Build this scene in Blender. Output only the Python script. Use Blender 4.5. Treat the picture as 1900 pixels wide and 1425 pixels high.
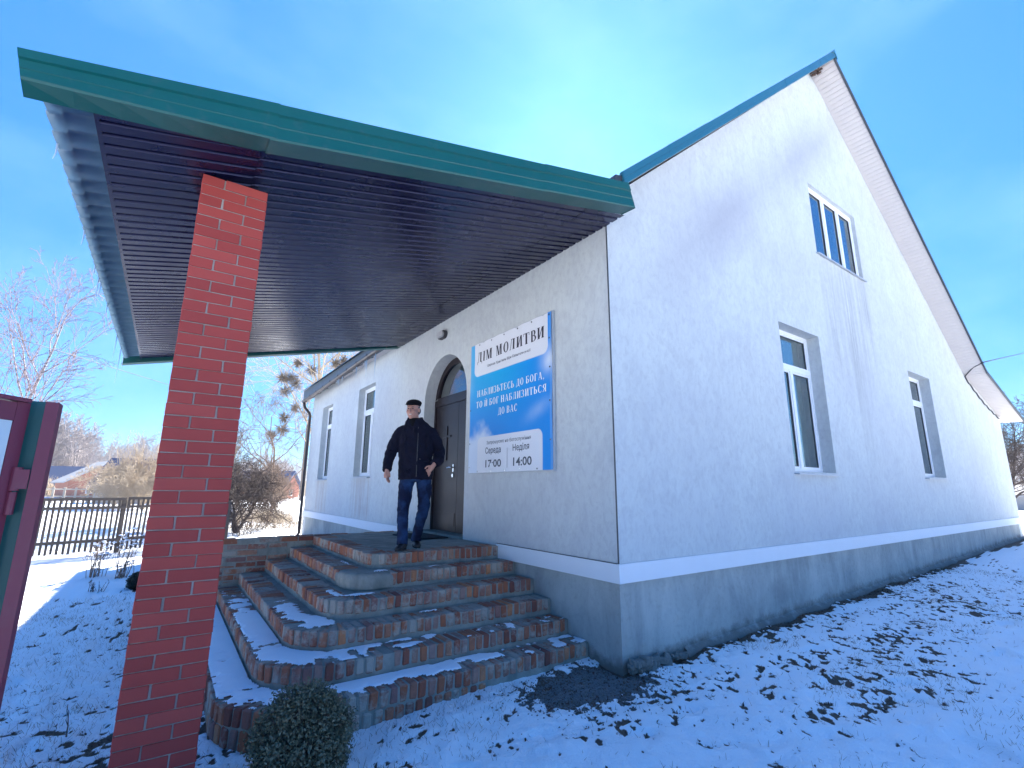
import bpy, math, random
import numpy as np
from mathutils import Vector, Matrix, Quaternion
from mathutils.geometry import delaunay_2d_cdt

for o in list(bpy.data.objects):
    bpy.data.objects.remove(o)
scene = bpy.context.scene
col = scene.collection

# ------------------------------------------------------------------ camera
CAM = (-3.5482, -3.3072, 1.6)
ROT = ((0.81783388, -0.12768239, -0.56111046),
       (-0.57540786, -0.16904876, -0.80020517),
       (0.00731708, 0.97730227, -0.21172325))
cd = bpy.data.cameras.new('camera')
cam = bpy.data.objects.new('camera', cd)
col.objects.link(cam)
m = Matrix([list(r) for r in ROT]).to_4x4()
m.translation = Vector(CAM)
cam.matrix_world = m
cd.sensor_fit = 'HORIZONTAL'
cd.sensor_width = 36.0
cd.lens = 36.0 * 897.0 / 1900.0
cd.clip_start = 0.05
cd.clip_end = 6000
scene.camera = cam

# ------------------------------------------------------------------ light
SUN = Vector((0.96, 1.0, 1.0)).normalized()
world = bpy.data.worlds.new('World')
scene.world = world
world.use_nodes = True
wt = world.node_tree
wt.nodes.clear()
sky = wt.nodes.new('ShaderNodeTexSky')
sky.sky_type = 'NISHITA'
sky.sun_disc = False
sky.sun_elevation = math.asin(SUN.z)
sky.sun_rotation = math.atan2(SUN.x, SUN.y)
sky.altitude = 100
sky.air_density = 1.0
sky.dust_density = 0.8
sky.ozone_density = 2.5
hs = wt.nodes.new('ShaderNodeHueSaturation')
hs.inputs['Saturation'].default_value = 2.3
gm_ = wt.nodes.new('ShaderNodeGamma')
gm_.inputs['Gamma'].default_value = 0.37
tint = wt.nodes.new('ShaderNodeMix'); tint.data_type = 'RGBA'; tint.blend_type = 'MULTIPLY'
tint.inputs[0].default_value = 1.0
tint.inputs[7].default_value = (0.195, 0.53, 0.96, 1)
# faint high cirrus
tc = wt.nodes.new('ShaderNodeTexCoord')
mpc = wt.nodes.new('ShaderNodeMapping'); mpc.inputs['Scale'].default_value = (1.5, 2.2, 4.0); mpc.inputs['Rotation'].default_value = (0.3, 0.5, 0.4)
nzc = wt.nodes.new('ShaderNodeTexNoise'); nzc.inputs['Scale'].default_value = 1.3; nzc.inputs['Detail'].default_value = 5; nzc.inputs['Roughness'].default_value = 0.5
rpc = wt.nodes.new('ShaderNodeValToRGB')
rpc.color_ramp.elements[0].position = 0.45; rpc.color_ramp.elements[0].color = (0, 0, 0, 1)
rpc.color_ramp.elements[1].position = 0.75; rpc.color_ramp.elements[1].color = (0.13, 0.13, 0.13, 1)
mxc = wt.nodes.new('ShaderNodeMix'); mxc.data_type = 'RGBA'
mxc.inputs[7].default_value = (1.9, 2.7, 3.1, 1)
wt.links.new(tc.outputs['Generated'], mpc.inputs[0]); wt.links.new(mpc.outputs[0], nzc.inputs['Vector'])
wt.links.new(nzc.outputs['Fac'], rpc.inputs[0]); wt.links.new(rpc.outputs[0], mxc.inputs[0])
bg = wt.nodes.new('ShaderNodeBackground')
bg.inputs['Strength'].default_value = 0.15
wo = wt.nodes.new('ShaderNodeOutputWorld')
wt.links.new(sky.outputs[0], gm_.inputs['Color'])
wt.links.new(gm_.outputs[0], hs.inputs['Color'])
wt.links.new(hs.outputs[0], tint.inputs[6])
wt.links.new(tint.outputs[2], mxc.inputs[6])
wt.links.new(mxc.outputs[2], bg.inputs['Color'])
wt.links.new(bg.outputs[0], wo.inputs['Surface'])

sd = bpy.data.lights.new('sun', 'SUN')
sd.energy = 4.4
sd.angle = math.radians(0.5)
sd.color = (1.0, 0.94, 0.84)
sun = bpy.data.objects.new('sun', sd)
col.objects.link(sun)
sun.rotation_mode = 'QUATERNION'
sun.rotation_quaternion = SUN.to_track_quat('Z', 'Y')
sun.location = (20, 20, 20)

scene.view_settings.view_transform = 'Standard'
scene.view_settings.look = 'None'
scene.view_settings.exposure = 2.45
scene.view_settings.gamma = 1.0
scene.render.engine = 'CYCLES'
scene.cycles.max_bounces = 8
scene.cycles.caustics_reflective = False
scene.cycles.caustics_refractive = False

# ------------------------------------------------------------------ helpers
WL = {}

def props(o, label=None, cat=None, group=None, kind=None):
    if label: o['label'] = label
    if cat: o['category'] = cat
    if group: o['group'] = group
    if kind: o['kind'] = kind
    return o

def thing(name, label, cat, loc=(0, 0, 0), group=None):
    o = bpy.data.objects.new(name, None)
    col.objects.link(o)
    o.location = loc
    o.empty_display_size = 0.2
    WL[o.name] = Vector(loc)
    return props(o, label, cat, group)

def mesh(V, F, smooth=False):
    me = bpy.data.meshes.new('m')
    me.from_pydata([tuple(v) for v in V], [], [tuple(f) for f in F])
    if smooth:
        me.polygons.foreach_set('use_smooth', [True] * len(me.polygons))
    me.update()
    return me

def mesh_np(V, F, smooth=False):
    V = np.asarray(V, dtype=np.float32); F = np.asarray(F, dtype=np.int32)
    me = bpy.data.meshes.new('m')
    n, k = F.shape
    me.vertices.add(len(V)); me.vertices.foreach_set('co', V.ravel())
    me.loops.add(n * k); me.loops.foreach_set('vertex_index', F.ravel())
    me.polygons.add(n)
    me.polygons.foreach_set('loop_start', np.arange(0, n * k, k, dtype=np.int32))
    me.polygons.foreach_set('loop_total', np.full(n, k, dtype=np.int32))
    if smooth:
        me.polygons.foreach_set('use_smooth', np.ones(n, dtype=bool))
    me.update(calc_edges=True)
    me.validate()
    return me

def put(name, me, mat, parent=None, local=None):
    """link a mesh (world coordinates when local is None) as one object"""
    o = bpy.data.objects.new(name, me)
    if mat is not None and len(me.materials) == 0:
        for mm in (mat if isinstance(mat, (list, tuple)) else [mat]):
            me.materials.append(mm)
    col.objects.link(o)
    base = Vector((0, 0, 0))
    if parent is not None:
        o.parent = parent
        base = WL[parent.name]
    if local is None:
        if base.length > 0:
            me.transform(Matrix.Translation(-base))
        WL[o.name] = base
    else:
        o.matrix_local = Matrix.Translation(-base) @ local
        WL[o.name] = base + o.location
    return o

def obj(name, VF, mat, parent=None, smooth=False, kind=None):
    o = put(name, mesh(VF[0], VF[1], smooth), mat, parent)
    if kind: o['kind'] = kind
    return o

def join(*parts):
    V, F = [], []
    for p in parts:
        b = len(V)
        V += [tuple(v) for v in p[0]]
        F += [tuple(i + b for i in f) for f in p[1]]
    return V, F

def box(x0, x1, y0, y1, z0, z1):
    V = [(x0, y0, z0), (x1, y0, z0), (x1, y1, z0), (x0, y1, z0), (x0, y0, z1), (x1, y0, z1), (x1, y1, z1), (x0, y1, z1)]
    F = [(0, 3, 2, 1), (4, 5, 6, 7), (0, 1, 5, 4), (1, 2, 6, 5), (2, 3, 7, 6), (3, 0, 4, 7)]
    return V, F

def cbox(a, b, c, ch, jit=0.0, rng=None, taper=1.0):
    """chamfered box, half sizes a,b,c, jittered corners; taper narrows x at +y"""
    V, idx = [], {}
    for sx in (-1, 1):
        for sy in (-1, 1):
            for sz in (-1, 1):
                j = [rng.uniform(-jit, jit) for _ in range(3)] if jit else (0, 0, 0)
                aa = a * (taper if sy > 0 else 1)
                for k, p in enumerate(((sx * aa, sy * (b - ch), sz * (c - ch)), (sx * (aa - ch), sy * b, sz * (c - ch)), (sx * (aa - ch), sy * (b - ch), sz * c))):
                    idx[(sx, sy, sz, k)] = len(V)
                    V.append((p[0] + j[0], p[1] + j[1], p[2] + j[2]))
    F = []
    def q(*ks):
        f = [idx[k] for k in ks]
        cx = [sum(V[i][t] for i in f) / len(f) for t in range(3)]
        n = Vector((0, 0, 0))
        for i in range(len(f)):
            p, r = Vector(V[f[i]]), Vector(V[f[(i + 1) % len(f)]])
            n += p.cross(r)
        if n.dot(Vector(cx)) < 0: f.reverse()
        F.append(tuple(f))
    for s in (-1, 1):
        q((s, -1, -1, 0), (s, 1, -1, 0), (s, 1, 1, 0), (s, -1, 1, 0))
        q((-1, s, -1, 1), (1, s, -1, 1), (1, s, 1, 1), (-1, s, 1, 1))
        q((-1, -1, s, 2), (1, -1, s, 2), (1, 1, s, 2), (-1, 1, s, 2))
        for t in (-1, 1):
            q((s, t, -1, 0), (s, t, 1, 0), (s, t, 1, 1), (s, t, -1, 1))
            q((s, -1, t, 0), (s, 1, t, 0), (s, 1, t, 2), (s, -1, t, 2))
            q((-1, s, t, 1), (1, s, t, 1), (1, s, t, 2), (-1, s, t, 2))
            for u in (-1, 1):
                q((s, t, u, 0), (s, t, u, 1), (s, t, u, 2))
    return V, F

def prism(poly, d):
    """extrude a closed 3-D polygon by vector d"""
    n = len(poly)
    V = [tuple(p) for p in poly] + [tuple(p[i] + d[i] for i in range(3)) for p in poly]
    F = [tuple(range(n)), tuple(range(2 * n - 1, n - 1, -1))]
    for i in range(n):
        j = (i + 1) % n
        F.append((i, i + n, j + n, j))
    return V, F

def tube(path, radii, sides=8, ref=None, cap=True):
    pts = [Vector(p) for p in path]
    n = len(pts)
    if not hasattr(radii, '__len__'): radii = [radii] * n
    V, F = [], []
    prev = None
    for i, p in enumerate(pts):
        t = (pts[min(i + 1, n - 1)] - pts[max(i - 1, 0)]).normalized()
        if prev is None:
            u = ref if ref is not None else (Vector((0, 0, 1)) if abs(t.z) < 0.9 else Vector((1, 0, 0)))
            u = (u - t * u.dot(t)).normalized()
        else:
            u = (prev - t * prev.dot(t)).normalized()
        prev = u
        w = t.cross(u)
        r = radii[i]
        ru, rw = (r if hasattr(r, '__len__') else (r, r))
        for k in range(sides):
            a = 2 * math.pi * k / sides
            V.append(tuple(p + u * (math.cos(a) * ru) + w * (math.sin(a) * rw)))
    for i in range(n - 1):
        for k in range(sides):
            k2 = (k + 1) % sides
            F.append((i * sides + k, i * sides + k2, (i + 1) * sides + k2, (i + 1) * sides + k))
    if cap:
        F.append(tuple(range(sides - 1, -1, -1)))
        F.append(tuple((n - 1) * sides + k for k in range(sides)))
    return V, F

def xf(VF, M):
    return [tuple(M @ Vector(v)) for v in VF[0]], VF[1]

def ellipsoid(c, r, n=14, mrings=9, M=None):
    V, F = [], []
    V.append((0, 0, 1))
    for i in range(1, mrings):
        th = math.pi * i / mrings
        for k in range(n):
            a = 2 * math.pi * k / n
            V.append((math.sin(th) * math.cos(a), math.sin(th) * math.sin(a), math.cos(th)))
    V.append((0, 0, -1))
    for k in range(n):
        F.append((0, 1 + k, 1 + (k + 1) % n))
        F.append((len(V) - 1, 1 + (mrings - 2) * n + (k + 1) % n, 1 + (mrings - 2) * n + k))
    for i in range(mrings - 2):
        for k in range(n):
            F.append((1 + i * n + k, 1 + (i + 1) * n + k, 1 + (i + 1) * n + (k + 1) % n, 1 + i * n + (k + 1) % n))
    V = [Vector((v[0] * r[0], v[1] * r[1], v[2] * r[2])) for v in V]
    if M is not None: V = [M @ v for v in V]
    return [tuple(v + Vector(c)) for v in V], F

# numpy value noise
_rs = np.random.RandomState(7)
_T = _rs.rand(512, 512)
def vn(X, Y, s, seed=0):
    x = X / s + seed * 17.31; y = Y / s + seed * 9.77
    xi = np.floor(x).astype(int); yi = np.floor(y).astype(int)
    fx = x - xi; fy = y - yi
    fx = fx * fx * (3 - 2 * fx); fy = fy * fy * (3 - 2 * fy)
    a = _T[xi % 512, yi % 512]; b = _T[(xi + 1) % 512, yi % 512]
    c = _T[xi % 512, (yi + 1) % 512]; d = _T[(xi + 1) % 512, (yi + 1) % 512]
    return (a * (1 - fx) + b * fx) * (1 - fy) + (c * (1 - fx) + d * fx) * fy
def fbm(X, Y, s, seed=0, oct=4):
    t = 0; a = 1; tot = 0
    for i in range(oct):
        t = t + a * vn(X, Y, s / 2 ** i, seed + i * 3.1); tot += a; a *= 0.55
    return t / tot
def sstep(a, b, x):
    t = np.clip((x - a) / (b - a), 0, 1)
    return t * t * (3 - 2 * t)

# ------------------------------------------------------------------ materials
class NT:
    def __init__(s, name):
        s.m = bpy.data.materials.new(name); s.m.use_nodes = True
        s.t = s.m.node_tree; s.t.nodes.clear()
        s.out = s.n('OutputMaterial'); s.b = s.n('BsdfPrincipled')
        s.l(s.b.outputs[0], s.out.inputs['Surface'])
    def n(s, typ, **kw):
        nd = s.t.nodes.new('ShaderNode' + typ)
        for k, v in kw.items(): setattr(nd, k, v)
        return nd
    def l(s, a, b): s.t.links.new(a, b)
    def geo(s): return s.n('NewGeometry').outputs['Position']
    def objc(s): return s.n('TexCoord').outputs['Object']
    def mapv(s, src, scale=(1, 1, 1), rot=(0, 0, 0)):
        mp = s.n('Mapping'); mp.inputs['Scale'].default_value = scale; mp.inputs['Rotation'].default_value = rot
        s.l(src, mp.inputs['Vector']); return mp.outputs[0]
    def noise(s, src, scale, detail=4, rough=0.55, dist=0.0):
        nz = s.n('TexNoise'); nz.inputs['Scale'].default_value = scale; nz.inputs['Detail'].default_value = detail
        nz.inputs['Roughness'].default_value = rough; nz.inputs['Distortion'].default_value = dist
        s.l(src, nz.inputs['Vector']); return nz.outputs['Fac']
    def ramp(s, fac, stops, interp='LINEAR'):
        r = s.n('ValToRGB'); e = r.color_ramp; e.interpolation = interp
        while len(e.elements) > len(stops): e.elements.remove(e.elements[-1])
        while len(e.elements) < len(stops): e.elements.new(0.5)
        for el, (p, c) in zip(e.elements, stops):
            el.position = p
            el.color = (c, c, c, 1) if not hasattr(c, '__len__') else (*c, 1)
        s.l(fac, r.inputs[0]); return r.outputs[0]
    def mix(s, fac, a, b, blend='MIX'):
        mx = s.n('Mix', data_type='RGBA', blend_type=blend)
        for inp, v in ((mx.inputs[0], fac), (mx.inputs[6], a), (mx.inputs[7], b)):
            if hasattr(v, 'is_linked') or hasattr(v, 'node'): s.l(v, inp)
            elif hasattr(v, '__len__'): inp.default_value = (*v, 1)
            else: inp.default_value = v
        return mx.outputs[2]
    def math(s, op, a, b=0.0, clamp=False):
        md = s.n('Math', operation=op); md.use_clamp = clamp
        for inp, v in ((md.inputs[0], a), (md.inputs[1], b)):
            if hasattr(v, 'node'): s.l(v, inp)
            else: inp.default_value = v
        return md.outputs[0]
    def xyz(s, src):
        sp = s.n('SeparateXYZ'); s.l(src, sp.inputs[0]); return sp.outputs
    def base(s, v):
        if hasattr(v, 'node'): s.l(v, s.b.inputs['Base Color'])
        else: s.b.inputs['Base Color'].default_value = (*v, 1)
    def rough(s, v):
        if hasattr(v, 'node'): s.l(v, s.b.inputs['Roughness'])
        else: s.b.inputs['Roughness'].default_value = v
    def set(s, k, v): s.b.inputs[k].default_value = v
    def bump(s, h, strength=0.3, dist=0.01):
        bp = s.n('Bump'); bp.inputs['Strength'].default_value = strength; bp.inputs['Distance'].default_value = dist
        s.l(h, bp.inputs['Height']); s.l(bp.outputs[0], s.b.inputs['Normal'])

M = {}
def simple(name, c, r=0.6, spec=0.5, metal=0.0, var=0.12, scale=6, bump=0.0, bscale=40):
    k = NT(name); g = k.geo()
    n1 = k.noise(g, scale, 5)
    k.base(k.mix(n1, [x * (1 - var) for x in c], [min(1, x * (1 + var)) for x in c]))
    k.rough(k.ramp(n1, [(0.2, max(0, r - 0.08)), (0.8, min(1, r + 0.08))]))
    k.set('Specular IOR Level', spec); k.set('Metallic', metal)
    if bump: k.bump(k.noise(g, bscale, 3), bump, 0.01)
    M[name] = k.m
    return k.m

# white render on the walls: vertical scratched plaster, grey rain stains, rust under sills
def plaster():
    k = NT('plaster'); g = k.geo(); x, y, z = k.xyz(g)
    base = (0.565, 0.595, 0.58)
    streak = k.noise(k.mapv(g, (2.0, 2.0, 0.8)), 1.3, 8, 0.72, 0.8)
    fine = k.noise(k.mapv(g, (5, 5, 3.0)), 3.0, 7, 0.75, 0.6)
    big = k.noise(g, 0.5, 4, 0.5)
    c = k.mix(k.math('MULTIPLY', k.ramp(streak, [(0.42, 0), (0.70, 1)]), 0.42), base, (0.43, 0.45, 0.48))
    c = k.mix(k.math('MULTIPLY', k.ramp(fine, [(0.46, 0), (0.68, 1)]), 0.42), c, (0.34, 0.345, 0.37))
    c = k.mix(k.math('MULTIPLY', k.ramp(big, [(0.45, 0), (0.7, 1)]), 0.30), c, (0.42, 0.42, 0.47))
    c = k.mix(k.math('MULTIPLY', k.ramp(k.noise(g, 1.7, 7, 0.72, 1.5), [(0.5, 0), (0.64, 1)]), 0.30), c, (0.40, 0.41, 0.43))
    def gate(v, a, b, soft):
        up = k.n('MapRange'); up.inputs[1].default_value = a - soft; up.inputs[2].default_value = a + soft
        dn = k.n('MapRange'); dn.inputs[1].default_value = b + soft; dn.inputs[2].default_value = b - soft
        k.l(v, up.inputs[0]); k.l(v, dn.inputs[0])
        return k.math('MULTIPLY', up.outputs[0], dn.outputs[0])
    run = k.ramp(k.noise(k.mapv(g, (7, 7, 0.35)), 1.1, 5, 0.62, 0.3), [(0.40, 0), (0.75, 1)])
    # dark grey runs below the gable window (y wall at 0)
    for (xa, xb, za, zb, s, cc, am) in ((5.3, 7.3, 3.6, 5.66, 0.12, (0.24, 0.24, 0.25), 0.55), (6.15, 6.55, 2.2, 5.66, 0.1, (0.25, 0.25, 0.26), 0.6),
                                        (3.5, 4.95, 0.95, 1.84, 0.2, (0.5, 0.5, 0.52), 0.3), (7.0, 7.25, 4.4, 5.66, 0.08, (0.2, 0.2, 0.2), 0.7)):
        mk = k.math('MULTIPLY', gate(x, xa, xb, s), gate(z, za, zb, 0.5 if zb > 5 else 0.15))
        mk = k.math('MULTIPLY', mk, run)
        c = k.mix(k.math('MULTIPLY', mk, am), c, cc)
    # purple-grey mildew band near the gable top
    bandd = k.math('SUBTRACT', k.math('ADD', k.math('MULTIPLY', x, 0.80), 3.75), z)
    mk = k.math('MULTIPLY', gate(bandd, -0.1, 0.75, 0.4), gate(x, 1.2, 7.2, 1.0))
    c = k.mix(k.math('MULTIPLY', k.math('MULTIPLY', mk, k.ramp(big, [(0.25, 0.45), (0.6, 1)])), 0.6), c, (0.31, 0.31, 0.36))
    # rusty runs under the facade windows (x wall at 0)
    for (ya, yb) in ((6.95, 8.2), (10.35, 11.5)):
        mk = k.math('MULTIPLY', gate(y, ya, yb, 0.1), gate(z, 0.95, 1.82, 0.1))
        mk = k.math('MULTIPLY', mk, gate(x, -0.05, 0.05, 0.02))
        c = k.mix(k.math('MULTIPLY', k.math('MULTIPLY', mk, run), 0.7), c, (0.36, 0.25, 0.2))
    k.base(c); k.rough(0.85); k.set('Specular IOR Level', 0.25)
    h = k.math('ADD', k.noise(k.mapv(g, (50, 50, 22)), 1.0, 3, 0.6), k.math('MULTIPLY', k.noise(g, 5, 3), 0.8))
    k.bump(h, 0.35, 0.008)
    M['plaster'] = k.m
plaster()

def cement(name, c1, c2, sc=2.2, bump=0.5):
    k = NT(name); g = k.geo()
    a = k.noise(k.mapv(g, (1, 1, 0.5)), sc, 6, 0.6, 0.6)
    b = k.noise(g, sc * 9, 5, 0.65)
    c = k.mix(k.ramp(a, [(0.35, 0), (0.65, 1)]), c1, c2)
    c = k.mix(k.math('MULTIPLY', k.ramp(b, [(0.5, 0), (0.8, 1)]), 0.4), c, [v * 0.6 for v in c1])
    run = k.ramp(k.noise(k.mapv(g, (3.5, 3.5, 0.7)), 1.4, 6, 0.6, 0.8), [(0.48, 0), (0.7, 1)])
    c = k.mix(k.math('MULTIPLY', run, 0.3), c, [min(1, v * 1.3) for v in c2])
    c = k.mix(k.math('MULTIPLY', k.ramp(k.noise(g, 1.1, 5, 0.6, 1.2), [(0.50, 0), (0.68, 1)]), 0.22), c, [v * 0.62 for v in c1])
    if name == 'plinth_cement':
        x_, y_, z_ = k.xyz(g)
        hgt = k.math('SUBTRACT', z_, k.math('MULTIPLY', x_, 0.0225))
        hgt = k.math('ADD', hgt, k.math('MULTIPLY', k.math('SUBTRACT', k.noise(g, 6, 6, 0.75), 0.5), 0.30))
        c = k.mix(k.ramp(hgt, [(0.02, 0.75), (0.13, 0)]), c, (0.11, 0.095, 0.08))
    k.base(c); k.rough(0.9); k.set('Specular IOR Level', 0.2)
    k.bump(k.math('ADD', b, k.noise(g, sc * 40, 3)), bump, 0.006)
    M[name] = k.m
cement('plinth_cement', (0.29, 0.31, 0.30), (0.42, 0.44, 0.415))
cement('step_cement', (0.19, 0.20, 0.18), (0.32, 0.32, 0.28), 4.0, 0.8)
cement('pale_mortar', (0.27, 0.25, 0.225), (0.40, 0.375, 0.34), 9.0, 0.8)
cement('mortar', (0.22, 0.225, 0.195), (0.36, 0.345, 0.29), 7.0, 0.9)

def old_brick():
    k = NT('old_brick'); g = k.geo()
    r = k.math('FRACT', k.math('ADD', k.n('ObjectInfo').outputs['Random'], k.n('NewGeometry').outputs['Random Per Island']))
    c = k.ramp(r, [(0.0, (0.19, 0.07, 0.055)), (0.2, (0.30, 0.095, 0.055)), (0.4, (0.42, 0.15, 0.07)), (0.55, (0.25, 0.13, 0.115)), (0.7, (0.50, 0.20, 0.09)), (0.85, (0.31, 0.20, 0.17)), (1.0, (0.37, 0.13, 0.07))])
    n1 = k.noise(g, 14, 5, 0.65)
    c = k.mix(k.ramp(n1, [(0.4, 0), (0.8, 0.6)]), c, (0.13, 0.08, 0.07))
    sm = k.noise(g, 3.2, 3, 0.5)
    sm2 = k.noise(g, 26, 5, 0.7)
    s = k.math('ADD', k.math('MULTIPLY', sm, 0.75), k.math('MULTIPLY', sm2, 0.42))
    s = k.math('ADD', s, k.math('MULTIPLY', k.math('FRACT', k.math('MULTIPLY', r, 7.3)), 0.16))
    nz_ = k.xyz(k.n('NewGeometry').outputs['Normal'])[2]
    s = k.math('ADD', s, k.math('MULTIPLY', nz_, 0.05))
    c = k.mix(k.ramp(s, [(0.66, 0), (0.79, 0.85)]), c, (0.36, 0.35, 0.30))
    k.base(c); k.rough(0.88); k.set('Specular IOR Level', 0.25)
    k.bump(k.math('ADD', sm2, k.noise(g, 90, 3)), 0.8, 0.006)
    M['old_brick'] = k.m
old_brick()

def red_brick():
    k = NT('red_brick'); g = k.geo()
    r = k.n('ObjectInfo').outputs['Random']
    c = k.ramp(r, [(0, (0.30, 0.040, 0.034)), (0.5, (0.34, 0.047, 0.038)), (1, (0.38, 0.060, 0.048))])
    n1 = k.noise(g, 22, 5, 0.65)
    c = k.mix(k.ramp(n1, [(0.4, 0), (0.8, 0.3)]), c, (0.32, 0.06, 0.05))
    c = k.mix(k.ramp(k.noise(g, 5, 5, 0.6), [(0.6, 0), (0.85, 0.15)]), c, (0.40, 0.16, 0.13))
    k.base(c); k.rough(0.7); k.set('Specular IOR Level', 0.35)
    k.bump(k.noise(g, 120, 4), 0.35, 0.003)
    M['red_brick'] = k.m
red_brick()

def snow_ground():
    k = NT('snow_ground'); g = k.geo()
    at = k.n('Attribute', attribute_name='soil').outputs['Fac']
    n1 = k.noise(g, 22, 5, 0.7); n2 = k.noise(g, 2.0, 4)
    soilc = k.mix(n1, (0.045, 0.034, 0.028), (0.17, 0.125, 0.09))
    soilc = k.mix(k.ramp(k.noise(g, 9, 4), [(0.5, 0), (0.7, 0.8)]), soilc, (0.12, 0.065, 0.05))
    snow = k.mix(n2, (0.87, 0.90, 0.93), (0.93, 0.95, 0.97))
    e = k.math('ADD', at, k.math('MULTIPLY', k.math('SUBTRACT', k.noise(g, 38, 5, 0.8), 0.5), 1.3))
    fac = k.ramp(e, [(0.40, 0), (0.62, 1)])
    k.base(k.mix(fac, snow, soilc)); k.rough(0.75); k.set('Specular IOR Level', 0.3)
    h = k.math('ADD', k.noise(g, 26, 6, 0.65), k.math('MULTIPLY', k.noise(g, 110, 3), 0.4))
    k.bump(h, 0.9, 0.022)
    k.set('Subsurface Weight', 0.0)
    M['snow_ground'] = k.m
snow_ground()

def snow():
    k = NT('snow'); g = k.geo()
    k.base(k.mix(k.noise(g, 6, 3), (0.80, 0.83, 0.88), (0.89, 0.91, 0.94))); k.rough(0.7); k.set('Specular IOR Level', 0.3)
    k.bump(k.noise(g, 60, 4, 0.6), 0.5, 0.006)
    M['snow'] = k.m
snow()

def painted(name, c, r=0.3, coat=0.3, var=0.15, dirt=0.2):
    k = NT(name); g = k.geo()
    n1 = k.noise(g, 3, 5, 0.6)
    cc = k.mix(n1, [v * (1 - var) for v in c], [v * (1 + var) for v in c])
    cc = k.mix(k.math('MULTIPLY', k.ramp(k.noise(g, 11, 6, 0.7), [(0.55, 0), (0.75, 1)]), dirt), cc, (0.12, 0.12, 0.12))
    k.base(cc); k.rough(k.ramp(n1, [(0.3, r), (0.8, r + 0.15)])); k.set('Specular IOR Level', 0.35); k.set('Coat Weight', coat); k.set('Coat Roughness', 0.2)
    k.bump(k.noise(g, 2.2, 2), 0.06, 0.03)
    M[name] = k.m
painted('teal_metal', (0.0, 0.078, 0.072), 0.42, 0.1)
painted('blue_teal_metal', (0.008, 0.11, 0.155), 0.35, 0.3)
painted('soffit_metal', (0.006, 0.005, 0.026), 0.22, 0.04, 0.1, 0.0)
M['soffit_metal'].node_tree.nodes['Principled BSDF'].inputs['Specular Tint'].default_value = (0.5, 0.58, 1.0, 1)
painted('galvanised', (0.12, 0.21, 0.28), 0.45, 0.0)
painted('door_metal', (0.012, 0.006, 0.008), 0.36, 0.08, 0.1, 0.05)
painted('pipe_brown', (0.022, 0.014, 0.014), 0.35, 0.3)
painted('gate_maroon', (0.155, 0.028, 0.055), 0.5, 0.1, 0.2, 0.15)
painted('gate_teal', (0.006, 0.10, 0.105), 0.5, 0.1, 0.2, 0.1)
painted('gate_panel', (0.50, 0.60, 0.63), 0.4, 0.1, 0.08, 0.1)
simple('white_pvc', (0.80, 0.81, 0.82), 0.35, var=0.03)
simple('band_white', (0.72, 0.74, 0.76), 0.7, var=0.04)
simple('soffit_board', (0.60, 0.545, 0.515), 0.5, var=0.05)
simple('dark_eave', (0.07, 0.085, 0.10), 0.5)
simple('chrome', (0.6, 0.6, 0.6), 0.2, metal=1.0)
simple('black_rubber', (0.02, 0.02, 0.022), 0.9, bump=0.5, bscale=200)
simple('lamp_grey', (0.42, 0.42, 0.43), 0.35)
simple('lamp_dark', (0.03, 0.03, 0.035), 0.5)
simple('curtain', (0.62, 0.66, 0.62), 0.9, var=0.15, scale=3)
simple('dark_room', (0.10, 0.10, 0.10), 0.95)
simple('dark_trim', (0.05, 0.055, 0.06), 0.5)
simple('sill_metal', (0.42, 0.45, 0.48), 0.4)
simple('gravel', (0.17, 0.17, 0.17), 0.9, var=0.75, scale=60)
simple('dead_leaf', (0.085, 0.045, 0.03), 0.9, var=0.6, scale=30)
simple('dead_grass', (0.20, 0.15, 0.085), 0.9, var=0.5, scale=20)
simple('rubble', (0.17, 0.17, 0.155), 0.95, var=0.35, scale=25, bump=0.8, bscale=60)
simple('weathered_wood', (0.12, 0.09, 0.07), 0.9, var=0.4, scale=18, bump=0.5, bscale=50)
simple('pale_wood', (0.42, 0.37, 0.30), 0.85, var=0.2)
simple('twig_dark', (0.075, 0.055, 0.048), 0.9, var=0.3)
simple('twig_brown', (0.20, 0.14, 0.105), 0.9, var=0.3)
simple('twig_tan', (0.40, 0.32, 0.23), 0.9, var=0.3)
simple('birch_twig', (0.23, 0.17, 0.18), 0.9, var=0.3)
simple('mistletoe', (0.16, 0.12, 0.085), 0.9, var=0.35)
simple('far_wood', (0.30, 0.26, 0.26), 0.95, var=0.2, scale=0.3)
simple('boxwood_leaf', (0.135, 0.13, 0.075), 0.55, var=0.95, scale=90)
simple('far_brick', (0.36, 0.14, 0.09), 0.9, var=0.25, scale=2.5)
simple('far_wall_and_lit_slope', (0.45, 0.42, 0.38), 0.9, var=0.15)
simple('far_blue_roof', (0.035, 0.06, 0.13), 0.45, var=0.1)
simple('far_slate', (0.33, 0.33, 0.33), 0.85)
simple('wire_black', (0.03, 0.03, 0.035), 0.6)
simple('ice', (0.45, 0.55, 0.65), 0.15, var=0.02)
def birch_bark():
    k = NT('birch_bark'); g = k.geo()
    n1 = k.noise(k.mapv(g, (1, 1, 5)), 3, 5, 0.6)
    k.base(k.ramp(n1, [(0.4, (0.10, 0.08, 0.08)), (0.5, (0.38, 0.33, 0.34)), (1, (0.50, 0.44, 0.45))])); k.rough(0.8)
    M['birch_bark'] = k.m
birch_bark()
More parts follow.
